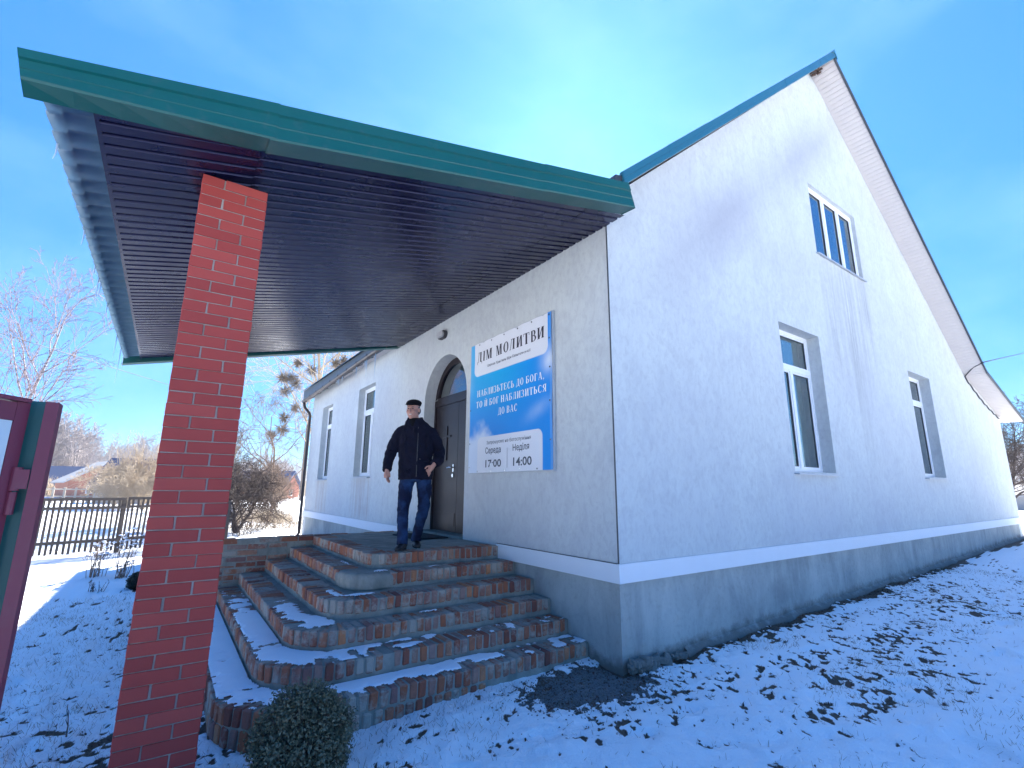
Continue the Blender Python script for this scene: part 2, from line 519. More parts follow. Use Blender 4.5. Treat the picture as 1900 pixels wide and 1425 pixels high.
def glass():
    k = NT('window_glass')
    k.base((0.75, 0.82, 0.82)); k.rough(0.02); k.set('Specular IOR Level', 0.8)
    gl = k.n('BsdfGlossy'); gl.inputs['Roughness'].default_value = 0.015
    tr = k.n('BsdfTransparent'); tr.inputs['Color'].default_value = (0.72, 0.8, 0.78, 1)
    lw_ = k.n('LayerWeight'); lw_.inputs['Blend'].default_value = 0.5
    fr = k.n('Math', operation='MULTIPLY_ADD'); fr.inputs[1].default_value = 0.70; fr.inputs[2].default_value = 0.27
    k.l(k.math('POWER', lw_.outputs['Facing'], 3.5), fr.inputs[0])
    mx = k.n('MixShader')
    k.l(fr.outputs[0], mx.inputs[0]); k.l(tr.outputs[0], mx.inputs[1]); k.l(gl.outputs[0], mx.inputs[2])
    k.l(mx.outputs[0], k.out.inputs['Surface'])
    M['glass'] = k.m
glass()

# ------------------------------------------------------------------ terrain
def gz(x, y):
    x = np.asarray(x, float); y = np.asarray(y, float)
    z = 0.0225 * np.clip(x, 0, 20) * sstep(-20, -1, y)
    z = z + 0.018 * np.clip(y - 2, 0, 14) * sstep(3, -1, x)
    z = z - 0.07 * np.exp(-((x + 2.9) ** 2 + (y - 0.5) ** 2) / 1.2)
    z = z + 0.25 * sstep(12, 60, np.hypot(x, y))
    return z
def gzf(x, y): return float(gz(x, y))

def axis(a, b, st, far, gf=1.12):
    mid = list(np.arange(a, b, st))
    hi, s = [], st
    v = mid[-1]
    while v < far:
        s *= gf; v += s; hi.append(v)
    lo, s = [], st
    v = a
    while v > -far:
        s *= gf; v -= s; lo.append(v)
    return np.array(lo[::-1] + mid + hi)
gx = axis(-6.2, 8.5, 0.024, 2600)
gy = axis(-3.4, 3.2, 0.024, 2600, 1.06)
GX, GY = np.meshgrid(gx, gy, indexing='ij')
soil_n = fbm(GX, GY * 1.5, 0.30, 1, 4) * 0.33 + fbm(GX * 1.2, GY, 0.085, 5, 3) * 0.37 + vn(GX, GY, 0.036, 8) * 0.30
dens = np.full_like(GX, 0.0)
dens += 0.06 * np.exp(-((GY + 1.3) / 1.5) ** 2) * sstep(-1.5, 1.5, GX)
dens += 0.055 * (fbm(GX, GY, 2.2, 11, 3) - 0.45) * 4
dens += 0.32 * sstep(-0.32, -0.02, GY) * sstep(0.3, 0.8, GX) * sstep(0.3, 0.05, GY)
dens += 0.55 * np.exp(-(((GX + 0.42) / 0.50) ** 4 + ((GY - 0.02) / 0.27) ** 4))
dens += 0.10 * np.exp(-(((GX + 0.3) / 0.9) ** 2 + ((GY + 0.25) / 0.5) ** 2))
dens += 0.045 * np.exp(-((GY + 0.95) / 0.75) ** 2) * sstep(1.0, 2.5, GX) * sstep(14, 8, GX)
dens += 0.04 * sstep(-2.9, -3.6, GX) * sstep(5, 1, GY)
dens -= 0.10 * sstep(-1.45, -2.1, GY + 0.12 * GX * 0) * sstep(-0.6, 1.0, GX)
dens += 0.0 * GX
dens -= 0.05 * sstep(6, 12, np.hypot(GX, GY))
soil = sstep(0.618, 0.720, soil_n + dens)
wall_d = np.exp(-np.abs(GY) / 0.12)
lump = (fbm(GX, GY, 0.5, 21, 4) - 0.5) * 0.065 + (fbm(GX, GY, 0.14, 31, 3) - 0.5) * 0.042
a = math.radians(-38)
U = GX * math.cos(a) + GY * math.sin(a); W = -GX * math.sin(a) + GY * math.cos(a)
streak = (vn(U, W * 7, 1.1, 41) - 0.5) * 0.02 * sstep(-1.0, -2.2, GY) + (vn(U, W * 5, 0.5, 43) - 0.5) * 0.012
near = sstep(60, 12, np.hypot(GX, GY))
# foot prints trodden into the snow
rgf = np.random.RandomState(3)
foot = np.zeros_like(GX)
for (xa, ya, xb, yb, nst) in ((-1.2, -3.2, 6.5, -1.2, 13), (-1.9, -0.3, 2.4, -1.6, 8), (7.5, -2.8, 2.0, -0.7, 9), (-4.6, 3.4, -3.9, -1.0, 7), (0.8, -2.9, 1.6, -1.0, 4)):
    an = math.atan2(yb - ya, xb - xa)
    for i in range(nst):
        t = i / (nst - 1); sd_ = 0.10 * (1 if i % 2 else -1)
        fx = xa + (xb - xa) * t - math.sin(an) * sd_ + rgf.normal(0, .04); fy = ya + (yb - ya) * t + math.cos(an) * sd_ + rgf.normal(0, .04)
        aa = an + rgf.normal(0, .15)
        u = (GX - fx) * math.cos(aa) + (GY - fy) * math.sin(aa); v = -(GX - fx) * math.sin(aa) + (GY - fy) * math.cos(aa)
        dd_ = np.hypot(u / 0.15, v / (0.052 + 0.012 * np.cos(u * 18)))
        foot = np.maximum(foot, sstep(1.15, 0.8, dd_)) ; foot = foot - 0.25 * sstep(1.5, 1.2, dd_) * sstep(1.0, 1.2, dd_) * (foot <= 0)
GZ = gz(GX, GY) + (lump + streak) * near - soil * 0.016 * near - foot * 0.028 * near
nx, ny = GX.shape
ii = np.arange(nx * ny).reshape(nx, ny)
quads = np.stack([ii[:-1, :-1].ravel(), ii[1:, :-1].ravel(), ii[1:, 1:].ravel(), ii[:-1, 1:].ravel()], 1)
me = mesh_np(np.stack([GX.ravel(), GY.ravel(), GZ.ravel()], 1), quads, True)
att = me.attributes.new('soil', 'FLOAT', 'POINT')
att.data.foreach_set('value', soil.ravel().astype(np.float32))
ground = put('ground', me, M['snow_ground'])
ground['kind'] = 'structure'
ground['label'] = 'thin trodden snow with brown soil and dead leaves showing through'
# ------------------------------------------------------------------ prayer house
EAVE_Y0, EAVE_Y1 = -0.45, 13.0
YW = 12.7          # rear wall
XW = 16.3          # far right wall
RX = 6.1           # ridge
def zl(x): return 4.72 + 0.846 * x                 # underside of left slope
def zr(x):                                          # underside of right slope
    return 9.88 - 0.7285 * (x - RX) if x < 13.35 else 4.60 - 0.288 * (x - 13.35)

house = thing('prayer_house', 'white rendered prayer house with teal roof edges and a tall gable', 'house', (8.0, 6.3, 0.0))

def wall_mesh(outer, holes, P, depths):
    V2, E = [], []
    for loop in [outer] + holes:
        b = len(V2)
        for i, p in enumerate(loop):
            V2.append(Vector(p)); E.append((b + i, b + (i + 1) % len(loop)))
    vo, eo, fo, _, _, _ = delaunay_2d_cdt(V2, E, [], 0, 1e-5)
    def pin(x, y, loop):
        c = False
        for i in range(len(loop)):
            (xa, ya), (xb, yb) = loop[i], loop[i - 1]
            if (ya > y) != (yb > y) and x < (xb - xa) * (y - ya) / (yb - ya) + xa: c = not c
        return c
    V = [P(v[0], v[1], 0) for v in vo]
    F = []
    for f in fo:
        cx_ = sum(vo[i][0] for i in f) / len(f); cy_ = sum(vo[i][1] for i in f) / len(f)
        if pin(cx_, cy_, outer) and not any(pin(cx_, cy_, h) for h in holes): F.append(tuple(f))
    for loop, d in zip(holes, depths):
        n = len(loop)
        for i in range(n):
            p, q = loop[i], loop[(i + 1) % n]
            b = len(V)
            V += [P(p[0], p[1], 0), P(q[0], q[1], 0), P(q[0], q[1], d), P(p[0], p[1], d)]
            F.append((b, b + 1, b + 2, b + 3))
    return V, F

def rect(u0, u1, z0, z1): return [(u0, z0), (u1, z0), (u1, z1), (u0, z1)]
PF = lambda u, z, d: (d, u, z)          # facade: looks to -X
PG = lambda u, z, d: (u, d, z)          # gable: looks to -Y
def pbox(P, u0, u1, z0, z1, d0, d1):
    a = P(u0, z0, d0); b = P(u1, z1, d1)
    return box(min(a[0], b[0]), max(a[0], b[0]), min(a[1], b[1]), max(a[1], b[1]), min(a[2], b[2]), max(a[2], b[2]))

fw = [(7.02, 8.15, 1.85, 3.90), (10.40, 11.44, 1.83, 3.88)]
gw = [(3.58, 4.87, 1.87, 4.06), (8.94, 10.29, 1.90, 4.10), (5.26, 7.25, 5.69, 7.06)]
arch = [(2.94, 0.893), (4.42, 0.893)]
AC, AR, AZ = 3.68, 0.74, 3.02
for i in range(0, 25):
    t = math.pi * i / 24
    arch.append((AC + AR * math.cos(t), AZ + AR * math.sin(t)))
Z0 = 0.90
facade_outer = [(0.0, Z0 - 0.1), (2.94, Z0 - 0.1), (4.42, Z0 - 0.1), (YW, Z0 - 0.1), (YW, 4.70), (0.0, 4.70)]
# the door opening reaches the floor: notch in the outline
facade_outer = [(0.0, 0.8)] + [(2.94, 0.8)] + [(AC - AR * math.cos(math.pi * i / 24), AZ + AR * math.sin(math.pi * i / 24)) for i in range(25)] + [(4.42, 0.8), (YW, 0.8), (YW, 4.70), (0.0, 4.70)]
V, F = wall_mesh(facade_outer, [rect(*w) for w in fw], PF, [0.42, 0.42])
# door reveal
ar = [(2.94, 0.8)] + [(AC - AR * math.cos(math.pi * i / 24), AZ + AR * math.sin(math.pi * i / 24)) for i in range(25)] + [(4.42, 0.8)]
for i in range(len(ar) - 1):
    b = len(V)
    p, q = ar[i], ar[i + 1]
    V += [PF(p[0], p[1], 0), PF(q[0], q[1], 0), PF(q[0], q[1], 0.45), PF(p[0], p[1], 0.45)]
    F.append((b, b + 1, b + 2, b + 3))
obj('facade_wall', (V, F), M['plaster'], house)

g_outer = [(0.0, 0.8), (XW, 0.8), (XW, zr(XW) + 0.02), (13.35, zr(13.35) + 0.02), (RX, 9.90), (0.0, 4.70)]
obj('gable_wall', wall_mesh(g_outer, [rect(*w) for w in gw], PG, [0.42, 0.42, 0.42]), M['plaster'], house)
obj('rear_wall', join(prism([(0.002, YW, 0.0), (XW, YW, 0.0), (XW, YW, zr(XW)), (13.35, YW, zr(13.35)), (RX, YW, 9.86), (0.002, YW, 4.68)], (0, -0.3, 0))), M['plaster'], house)
obj('side_wall', join(box(XW - 0.3, XW - 0.001, 0.003, YW - 0.301, 0.0, zr(XW) + 0.02)), M['plaster'], house)
obj('floor_slab', box(0.05, 15.95, 0.05, 12.35, 0.70, 0.88), M['dark_room'], house)
obj('loft_floor', box(0.05, 15.95, 0.05, 12.35, 4.22, 4.34), M['dark_room'], house)

# plinth and band
obj('plinth', join(box(0.012, XW - 0.012, 0.012, 0.30, -0.6, 0.748), box(0.012, 0.30, 0.30, YW - 0.01, -0.6, 0.748), box(XW - 0.3, XW - 0.012, 0.31, YW - 0.31, -0.6, 0.1)), M['plinth_cement'], house)
obj('plinth_band', join(box(-0.028, XW + 0.03, -0.028, -0.001, 0.752, 0.922),
                        box(-0.028, -0.001, -0.0005, 2.04, 0.752, 0.922), box(-0.028, -0.001, 4.78, YW, 0.752, 0.922),
                        box(-0.001, XW, -0.001, 0.011, 0.752, 0.798), box(-0.001, 0.011, 0.012, YW, 0.752, 0.798)), M['band_white'], house)
# thin dark expansion joint at the corner and above the band
obj('corner_joint', join(box(-0.004, 0.0035, -0.004, 0.010, 0.924, 4.40), box(-0.0295, -0.002, 0.0, 2.05, 0.9225, 0.9265)), M['dark_trim'], house)

V, F = [], []
for i in range(61):
    x = 0.9 + (XW - 0.9) * i / 60; z = gzf(x, 0) ; w_ = 0.045 + 0.02 * math.sin(i * 1.7) + 0.012 * math.sin(i * 4.1)
    V += [(x, 0.02, z - 0.1), (x, -w_, z - 0.1), (x, -w_ * 0.8, z + 0.012 + 0.012 * math.sin(i * 2.3)), (x, 0.02, z + 0.055 + 0.012 * math.sin(i * 3.1))]
for i in range(60):
    for j in range(3): F.append((i * 4 + j, i * 4 + 4 + j, i * 4 + 5 + j, i * 4 + 1 + j))
obj('footing_lip', (V, F), M['plinth_cement'], house, smooth=True)
# footing rubble at the corner
rng = random.Random(5)
parts = []
for i in range(60):
    x = 0.04 + 0.75 * rng.random() ** 1.5
    s = rng.uniform(0.010, 0.034) * (1.2 - 0.6 * x)
    parts.append(xf(cbox(s * 1.5, s, s, s * 0.3, s * 0.35, rng), Matrix.Translation((x, -0.035 - rng.random() * 0.05, gzf(x, -0.05) + s * 0.4 + rng.random() * 0.10 * (1 - x))) @ Matrix.Rotation(rng.random() * 3, 4, 'Z') @ Matrix.Rotation(rng.uniform(-.5, .5), 4, 'X')))
o = obj('concrete_rubble', join(*parts), M['rubble'])
props(o, 'crumbling lumps of concrete at the foot of the house corner', 'rubble', kind='stuff')

# windows
def window(P, u0, u1, z0, z1, depth, mulls, transom, curtain, sill_out=0.07, lab=None, tilt_mat='white_pvc', full_mull=False):
    fr = 0.055
    d0, d1 = depth, depth + 0.06
    parts = [pbox(P, u0, u0 + fr, z0, z1, d0, d1), pbox(P, u1 - fr, u1, z0, z1, d0, d1),
             pbox(P, u0 + fr, u1 - fr, z1 - fr, z1, d0, d1), pbox(P, u0 + fr, u1 - fr, z0, z0 + fr, d0, d1)]
    ztop = transom if transom and not full_mull else z1 - fr
    for mu in mulls:
        parts.append(pbox(P, mu - 0.04, mu + 0.04, z0 + fr, ztop - (0.03 if transom else 0), d0 - 0.004, d1))
    if transom:
        parts.append(pbox(P, u0 + fr, u1 - fr, transom - 0.04, transom + 0.04, d0 - 0.006, d1))
    w = obj('window', join(*parts), M['white_pvc'], house)
    if lab: w['label'] = lab
    edges = [u0 + fr] + [e for mu in mulls for e in (mu - 0.04, mu + 0.04)] + [u1 - fr]
    zlow0, zlow1 = z0 + fr, (transom - 0.04 if transom else z1 - fr)
    cells = [(edges[i], edges[i + 1], zlow0, zlow1) for i in range(0, len(edges), 2)]
    if transom: cells.append((u0 + fr, u1 - fr, transom + 0.04, z1 - fr))
    for (a, b, c, d) in cells:
        s = 0.028
        obj('sash', join(pbox(P, a, a + s, c, d, d0 + 0.01, d1 - 0.005), pbox(P, b - s, b, c, d, d0 + 0.01, d1 - 0.005),
                         pbox(P, a + s, b - s, c, c + s, d0 + 0.01, d1 - 0.005), pbox(P, a + s, b - s, d - s, d, d0 + 0.01, d1 - 0.005)), M['white_pvc'], w)
        obj('seal', join(pbox(P, a + s, a + s + 0.007, c + s, d - s, d0 + 0.018, d0 + 0.03), pbox(P, b - s - 0.007, b - s, c + s, d - s, d0 + 0.018, d0 + 0.03),
                         pbox(P, a + s, b - s, c + s, c + s + 0.007, d0 + 0.019, d0 + 0.029), pbox(P, a + s, b - s, d - s - 0.007, d - s, d0 + 0.019, d0 + 0.029)), M['dark_trim'], w)
        obj('pane', pbox(P, a + s, b - s, c + s, d - s, d0 + 0.031, d0 + 0.036), M['glass'], w)
    if sill_out:
        zs = z0 - 0.004
        a = [P(u0 - 0.035, zs, d0), P(u0 - 0.035, zs - 0.028, -sill_out), P(u0 - 0.035, zs - 0.046, -sill_out), P(u0 - 0.035, zs - 0.018, d0)]
        b = P(u1 + 0.035, zs, d0); c = P(u0 - 0.035, zs, d0)
        obj('window_sill', prism(a, tuple(b[i] - c[i] for i in range(3))), M['sill_metal'], w)
    if curtain:
        V, F = [], []
        n = 44
        for i in range(n + 1):
            u = u0 + (u1 - u0) * i / n
            dd = d1 + 0.10 + 0.022 * math.sin(i * 1.35) + 0.008 * math.sin(i * 3.1)
            V += [P(u, z0 + 0.02, dd), P(u, z1, dd)]
        for i in range(n): F.append((2 * i, 2 * i + 2, 2 * i + 3, 2 * i + 1))
        obj('curtain', (V, F), M['curtain'], w, smooth=True)
    return w
window(PF, *fw[0], 0.15, [7.58], 3.33, True, lab='facade window nearer to the door')
window(PF, *fw[1], 0.15, [10.92], 3.32, True, lab='facade window nearer to the downpipe')
window(PG, *gw[0], 0.185, [4.21], 3.46, True, lab='large lower gable window nearer to the corner')
window(PG, *gw[1], 0.19, [9.61], 3.52, True, lab='lower gable window farther from the corner')
window(PG, *gw[2], 0.062, [5.96, 6.60], None, False, sill_out=0.05, lab='wide upper gable window with three lights')

# door
df = obj('door_frame', join(pbox(PF, 4.36, 4.42, 0.893, 3.10, 0.20, 0.30), pbox(PF, 2.94, 3.00, 0.893, 3.10, 0.20, 0.30), pbox(PF, 3.00, 4.36, 2.99, 3.10, 0.20, 0.30)), M['door_metal'], house)
def leaf(u0, u1, lab):
    return obj('door_leaf', join(pbox(PF, u0 + .004, u1 - .004, 0.93, 2.985, 0.215, 0.27),
        pbox(PF, u0 + 0.05, u1 - 0.05, 2.35, 2.90, 0.209, 0.216), pbox(PF, u0 + 0.05, u1 - 0.05, 1.00, 1.20, 0.209, 0.216)), M['door_metal'], house)
l1 = obj('door_leaf', join(pbox(PF, 3.562, 4.357, 0.93, 2.985, 0.215, 0.27), pbox(PF, 3.60, 4.32, 1.02, 1.22, 0.208, 0.2145)), M['door_metal'], house)
l1['label'] = 'wide door leaf with a raised cross'
l2 = obj('door_leaf', join(pbox(PF, 3.003, 3.554, 0.93, 2.985, 0.215, 0.27), pbox(PF, 3.05, 3.51, 1.02, 1.22, 0.208, 0.2145)), M['door_metal'], house)
obj('cross_emblem', join(pbox(PF, 3.92, 3.955, 2.05, 2.62, 0.198, 0.2145), pbox(PF, 3.957, 4.09, 2.43, 2.46, 0.1985, 0.2145), pbox(PF, 3.79, 3.918, 2.43, 2.46, 0.1985, 0.2145)), M['door_metal'], l1)
obj('handle', join(pbox(PF, 3.66, 3.70, 1.86, 1.98, 0.205, 0.2149), tube([(0.16, 3.68, 1.93), (0.16, 3.74, 1.932), (0.16, 3.81, 1.925)], 0.010, 8), tube([(0.214, 3.68, 1.93), (0.16, 3.68, 1.93)], 0.011, 8)), M['chrome'], l1)
obj('lock', join(tube([(0.214, 3.68, 1.80), (0.196, 3.68, 1.80)], 0.03, 14)), M['chrome'], l1)
obj('door_threshold', box(-0.03, 0.29, 2.942, 4.418, 0.894, 0.925), M['step_cement'], house)
# fanlight
outer = [(AC - (AR - .002) * math.cos(math.pi * i / 24), AZ + (AR - .002) * math.sin(math.pi * i / 24)) for i in range(25)]
r2 = AR - 0.10
inner = [(AC - r2 * math.cos(math.pi * i / 24), AZ + r2 * math.sin(math.pi * i / 24)) for i in range(25)]
V, F = [], []
for i in range(25):
    o_, i_ = outer[i], (inner[i][0], max(inner[i][1], 3.14))
    V += [PF(o_[0], max(o_[1], 3.102), 0.205), PF(i_[0], i_[1], 0.205), PF(i_[0], i_[1], 0.26), PF(o_[0], max(o_[1], 3.102), 0.26)]
for i in range(24):
    a_, b_ = i * 4, i * 4 + 4
    F += [(a_, b_, b_ + 1, a_ + 1), (a_ + 1, b_ + 1, b_ + 2, a_ + 2)]
fan = obj('arched_fanlight', join((V, F), pbox(PF, AC - r2, AC + r2, 3.102, 3.14, 0.206, 0.26)), M['door_metal'], house)
obj('pane', ([PF(p[0], max(p[1], 3.12), 0.235) for p in inner], [tuple(range(25))]), M['glass'], fan)

# roof
def slope_prism(xa, xb, f, t, y0, y1, dz=0.0):
    return prism([(xa, y0, f(xa) + dz), (xb, y0, f(xb) + dz), (xb, y0, f(xb) + dz + t), (xa, y0, f(xa) + dz + t)], (0, y1 - y0, 0))
roof = obj('roof_deck', join(slope_prism(-0.26, RX, zl, 0.10, EAVE_Y0 + 0.03, EAVE_Y1 - 0.03, 0.012),
                             slope_prism(RX + .001, 13.35, zr, 0.03, EAVE_Y0 + 0.03, EAVE_Y1 - 0.03, 0.02),
                             slope_prism(13.351, 16.72, zr, 0.03, EAVE_Y0 + 0.03, EAVE_Y1 - 0.03, 0.02)), M['soffit_board'], house)
# profiled sheet on the left slope
V, F = [], []
ys = np.arange(EAVE_Y0 + 0.02, EAVE_Y1 - 0.02, 0.0225)
for j, y in enumerate(ys):
    w = 0.012 * math.sin(2 * math.pi * y / 0.18)
    for x in (-0.34, 2.0, 4.0, RX + 0.02):
        V.append((x, y, zl(x) + 0.132 + w + 0.012))
for j in range(len(ys) - 1):
    for i in range(3):
        F.append((j * 4 + i, j * 4 + i + 1, j * 4 + 5 + i, j * 4 + 4 + i))
obj('roof_sheet', (V, F), M['galvanised'], house, smooth=True)
obj('roof_sheet', join(slope_prism(RX, 13.36, zr, 0.015, EAVE_Y0 + .004, EAVE_Y1 - .02, 0.055), slope_prism(13.361, 16.76, zr, 0.015, EAVE_Y0 + .004, EAVE_Y1 - .02, 0.055)), M['blue_teal_metal'], house)
# verge flashing in lapped lengths along the left rake
n = 8
for i in range(n):
    xa, xb = -0.21 + (RX + 0.23) * i / n, -0.21 + (RX + 0.23) * (i + 1) / n
    e = 0.003 * (i % 2)
    y0 = EAVE_Y0 - 0.002 - e
    prof = [(y0 + 0.02, 0.195 + e), (y0, 0.185 + e), (y0, 0.105), (y0 - 0.008, 0.10), (y0 - 0.008, 0.035), (y0 + 0.02, 0.028 - e), (y0 + 0.05, 0.028 - e), (y0 + 0.05, 0.195 + e)]
    pa = [(xa, p[0], zl(xa) - 0.03 + p[1]) for p in prof]
    obj('verge_flashing', prism(pa, (xb - xa, 0, zl(xb) - zl(xa))), M['blue_teal_metal'], house)
obj('ridge_cap', prism([(RX - 0.16, EAVE_Y0 - .02, zl(RX - .16) + 0.165), (RX, EAVE_Y0 - .02, zl(RX) + 0.185), (RX + 0.10, EAVE_Y0 - .02, zr(RX + .10) + 0.10), (RX + 0.10, EAVE_Y0 - .02, zr(RX + .10) + 0.085), (RX - 0.0, EAVE_Y0 - .02, zl(RX) + 0.10)], (0, EAVE_Y1 - EAVE_Y0 + .04, 0)), M['blue_teal_metal'], house)
# right rake: dark edge strip
for (xa, xb) in ((RX + 0.02, 13.35), (13.352, 16.74)):
    y0 = EAVE_Y0 - 0.004
    obj('verge_trim', prism([(xa, y0, zr(xa) - 0.015), (xa, y0 + 0.03, zr(xa) - 0.02), (xa, y0 + 0.03, zr(xa) + 0.053), (xa, y0, zr(xa) + 0.053)], (xb - xa, 0, zr(xb) - zr(xa))), M['dark_trim'], house)
# soffit boards across the right overhang
me = None
def soffit_run(xa, xb, n):
    L = math.hypot(xb - xa, zr(xb) - zr(xa)); p = L / n
    ang = math.atan2(zr(xb) - zr(xa), xb - xa)
    w = p
    prof = [(-w / 2 + .0008, 0.012), (-w / 2 + .0008, 0.004), (-w / 2 + 0.012, -0.0035), (w * 0.30, -0.0055), (w / 2 - .012, -0.0005), (w / 2 - .0008, 0.006), (w / 2 - .0008, 0.012)]
    dep = 0.445
    bm = mesh(*prism([(a_, 0, b_) for a_, b_ in prof], (0, dep, 0)))
    for i in range(n):
        t = (i + 0.5) / n
        x = xa + (xb - xa) * t; z = zr(xa) + (zr(xb) - zr(xa)) * t
        Mx = Matrix.Translation((x, EAVE_Y0 + 0.003, z)) @ Matrix.Rotation(-ang, 4, 'Y')
        put('soffit_board', bm, M['soffit_board'], house, Mx)
soffit_run(RX + 0.02, 13.345, 92)
soffit_run(13.355, 16.72, 34)
# gutter bracket debris (old nest) under the ridge
o = obj('bird_nest', join(*[xf(cbox(0.035, 0.014, 0.02, 0.004, 0.012, rng), Matrix.Translation((RX - 0.10 + rng.random() * 0.15, -0.05 - rng.random() * 0.16, zl(RX - 0.1) - 0.02 + rng.random() * 0.06)) @ Matrix.Rotation(rng.random() * 3, 4, 'Z')) for _ in range(9)]), M['dead_leaf'])
props(o, 'small dark nest tucked under the ridge of the gable', 'nest')
# eave soffit on the facade side, behind the gutter
obj('eave_soffit', box(-0.26, -0.002, 5.9, YW + 0.2, 4.44, 4.455), M['soffit_board'], house)
obj('eave_fascia', box(-0.275, -0.2625, 5.74, YW + 0.25, 4.33, 4.60), M['dark_eave'], house)
# gutter (half round), falls toward the far corner
V, F = [], []
gy0, gy1 = 5.72, 12.78
for j, (y, z) in enumerate(((gy0, 4.43), (gy1, 4.26))):
    for k in range(9):
        t = math.pi * k / 8
        V.append((-0.275 + 0.070 * math.cos(t), y, z - 0.070 * math.sin(t)))
    for k in range(8, -1, -1):
        t = math.pi * k / 8
        V.append((-0.275 + 0.065 * math.cos(t), y, z - 0.065 * math.sin(t)))
for k in range(18): F.append((k, (k + 1) % 18, 18 + (k + 1) % 18, 18 + k))
F += [tuple(range(18)), tuple(range(35, 17, -1))]
gut = obj('gutter', (V, F), M['pipe_brown'], house, smooth=False)
for i in range(10):
    y = 6.0 + i * 0.72; z = 4.43 - 0.17 * (y - gy0) / (gy1 - gy0)
    obj('gutter_bracket', tube([(-0.20, y, z + 0.02), (-0.20, y, z - 0.045), (-0.275, y, z - 0.078), (-0.348, y, z - 0.02), (-0.350, y, z + 0.012)], (0.008), 6), M['pipe_brown'], gut)
obj('downpipe', join(tube([(-0.275, 12.72, 4.22), (-0.275, 12.72, 4.12), (-0.24, 12.74, 4.05), (-0.10, 12.76, 3.90), (-0.065, 12.77, 3.80), (-0.06, 12.77, 0.25), (-0.16, 12.77, 0.12)], 0.045, 12)), M['pipe_brown'], house, smooth=True)
# icicles
ORD = ('first', 'second', 'third', 'fourth', 'fifth', 'sixth', 'seventh', 'eighth', 'ninth')
ic = []
for i, (y, ln) in enumerate(((6.35, .55), (6.9, .42), (7.0, .2), (7.6, .30), (8.7, .14), (9.0, .2), (9.15, .12))):
    z = 4.43 - 0.17 * (y - gy0) / (gy1 - gy0) - 0.065
    o = obj('icicle', tube([(-0.275, y, z), (-0.275, y + .004, z - ln * .5), (-0.275, y, z - ln)], [0.013, 0.008, 0.001], 6), M['ice'], smooth=True)
    props(o, ORD[i] + ' icicle from the canopy along the house gutter', 'icicle', 'icicles under the house gutter')

# ------------------------------------------------------------------ porch canopy
S = 0.225
def zs(x): return 4.385 + S * x
canopy = thing('porch_canopy', 'large sloping porch canopy with teal fascia and dark ribbed underside', 'canopy', (-2.2, 2.6, 3.5))
CY0, CY1 = -0.45, 5.72
def ribbed(x0, x1, y0, y1, f, pitch, h, lift=0.0, ys0=None):
    V, F = [], []
    seq = []
    y = y0
    while y < y1:
        for t, hh in ((0, 0), (0.62, 0), (0.68, 1), (0.90, 1), (0.96, 0)):
            if y + t * pitch <= y1: seq.append((y + t * pitch, hh))
        y += pitch
    for (yy, hh) in seq:
        for x in (x0, x1): V.append((x, max(yy, ys0(x)) if ys0 else yy, f(x) + lift + (h * hh)))
    for j in range(len(seq) - 1): F.append((2 * j, 2 * j + 1, 2 * j + 3, 2 * j + 2))
    return V, F
xs = [-4.07, -3.30, -1.86, -0.50, -0.004]
for i in range(4):
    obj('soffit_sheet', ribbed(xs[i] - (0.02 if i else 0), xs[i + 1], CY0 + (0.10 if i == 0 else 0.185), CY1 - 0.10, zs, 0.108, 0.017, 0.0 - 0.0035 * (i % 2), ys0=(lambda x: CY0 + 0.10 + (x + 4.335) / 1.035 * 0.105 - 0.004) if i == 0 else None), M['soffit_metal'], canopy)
# roof sheet with wavy eave, seen from below at the outer edge
V, F = [], []
ys = np.arange(CY0 + 0.115, CY1 - 0.01, 0.0125)
for y in ys:
    ph = ((y - CY0 - 0.03) % 0.172) / 0.172
    w = 0.034 * abs(math.sin(math.pi * ph)) ** 0.6
    for x, dz in ((-4.262 - w * 0.9, 0.024), (-4.215 - w * .5, 0.022), (-4.212 - w * .5, 0.0), (-4.07, 0.0), (-3.9, 0.0), (-0.02, 0.0)):
        V.append((x, y, zs(x) + 0.026 + w * 1.5 - dz))
k = 6
for j in range(len(ys) - 1):
    for i in range(k - 1): F.append((j * k + i, j * k + i + 1, (j + 1) * k + i + 1, (j + 1) * k + i))
o = obj('roof_sheet', (V, F), M['galvanised'], canopy, smooth=True)
sm = o.modifiers.new('thick', 'SOLIDIFY'); sm.thickness = 0.006; sm.offset = 1
# frame board closing the soffit edge
obj('eave_board', prism([(-4.09, CY0 + 0.125, zs(-4.09) + 0.0), (-4.07, CY0 + 0.125, zs(-4.07)), (-4.07, CY0 + 0.125, zs(-4.07) + 0.05), (-4.09, CY0 + 0.125, zs(-4.09) + 0.05)], (0, CY1 - CY0 - .18, 0)), M['soffit_metal'], canopy)
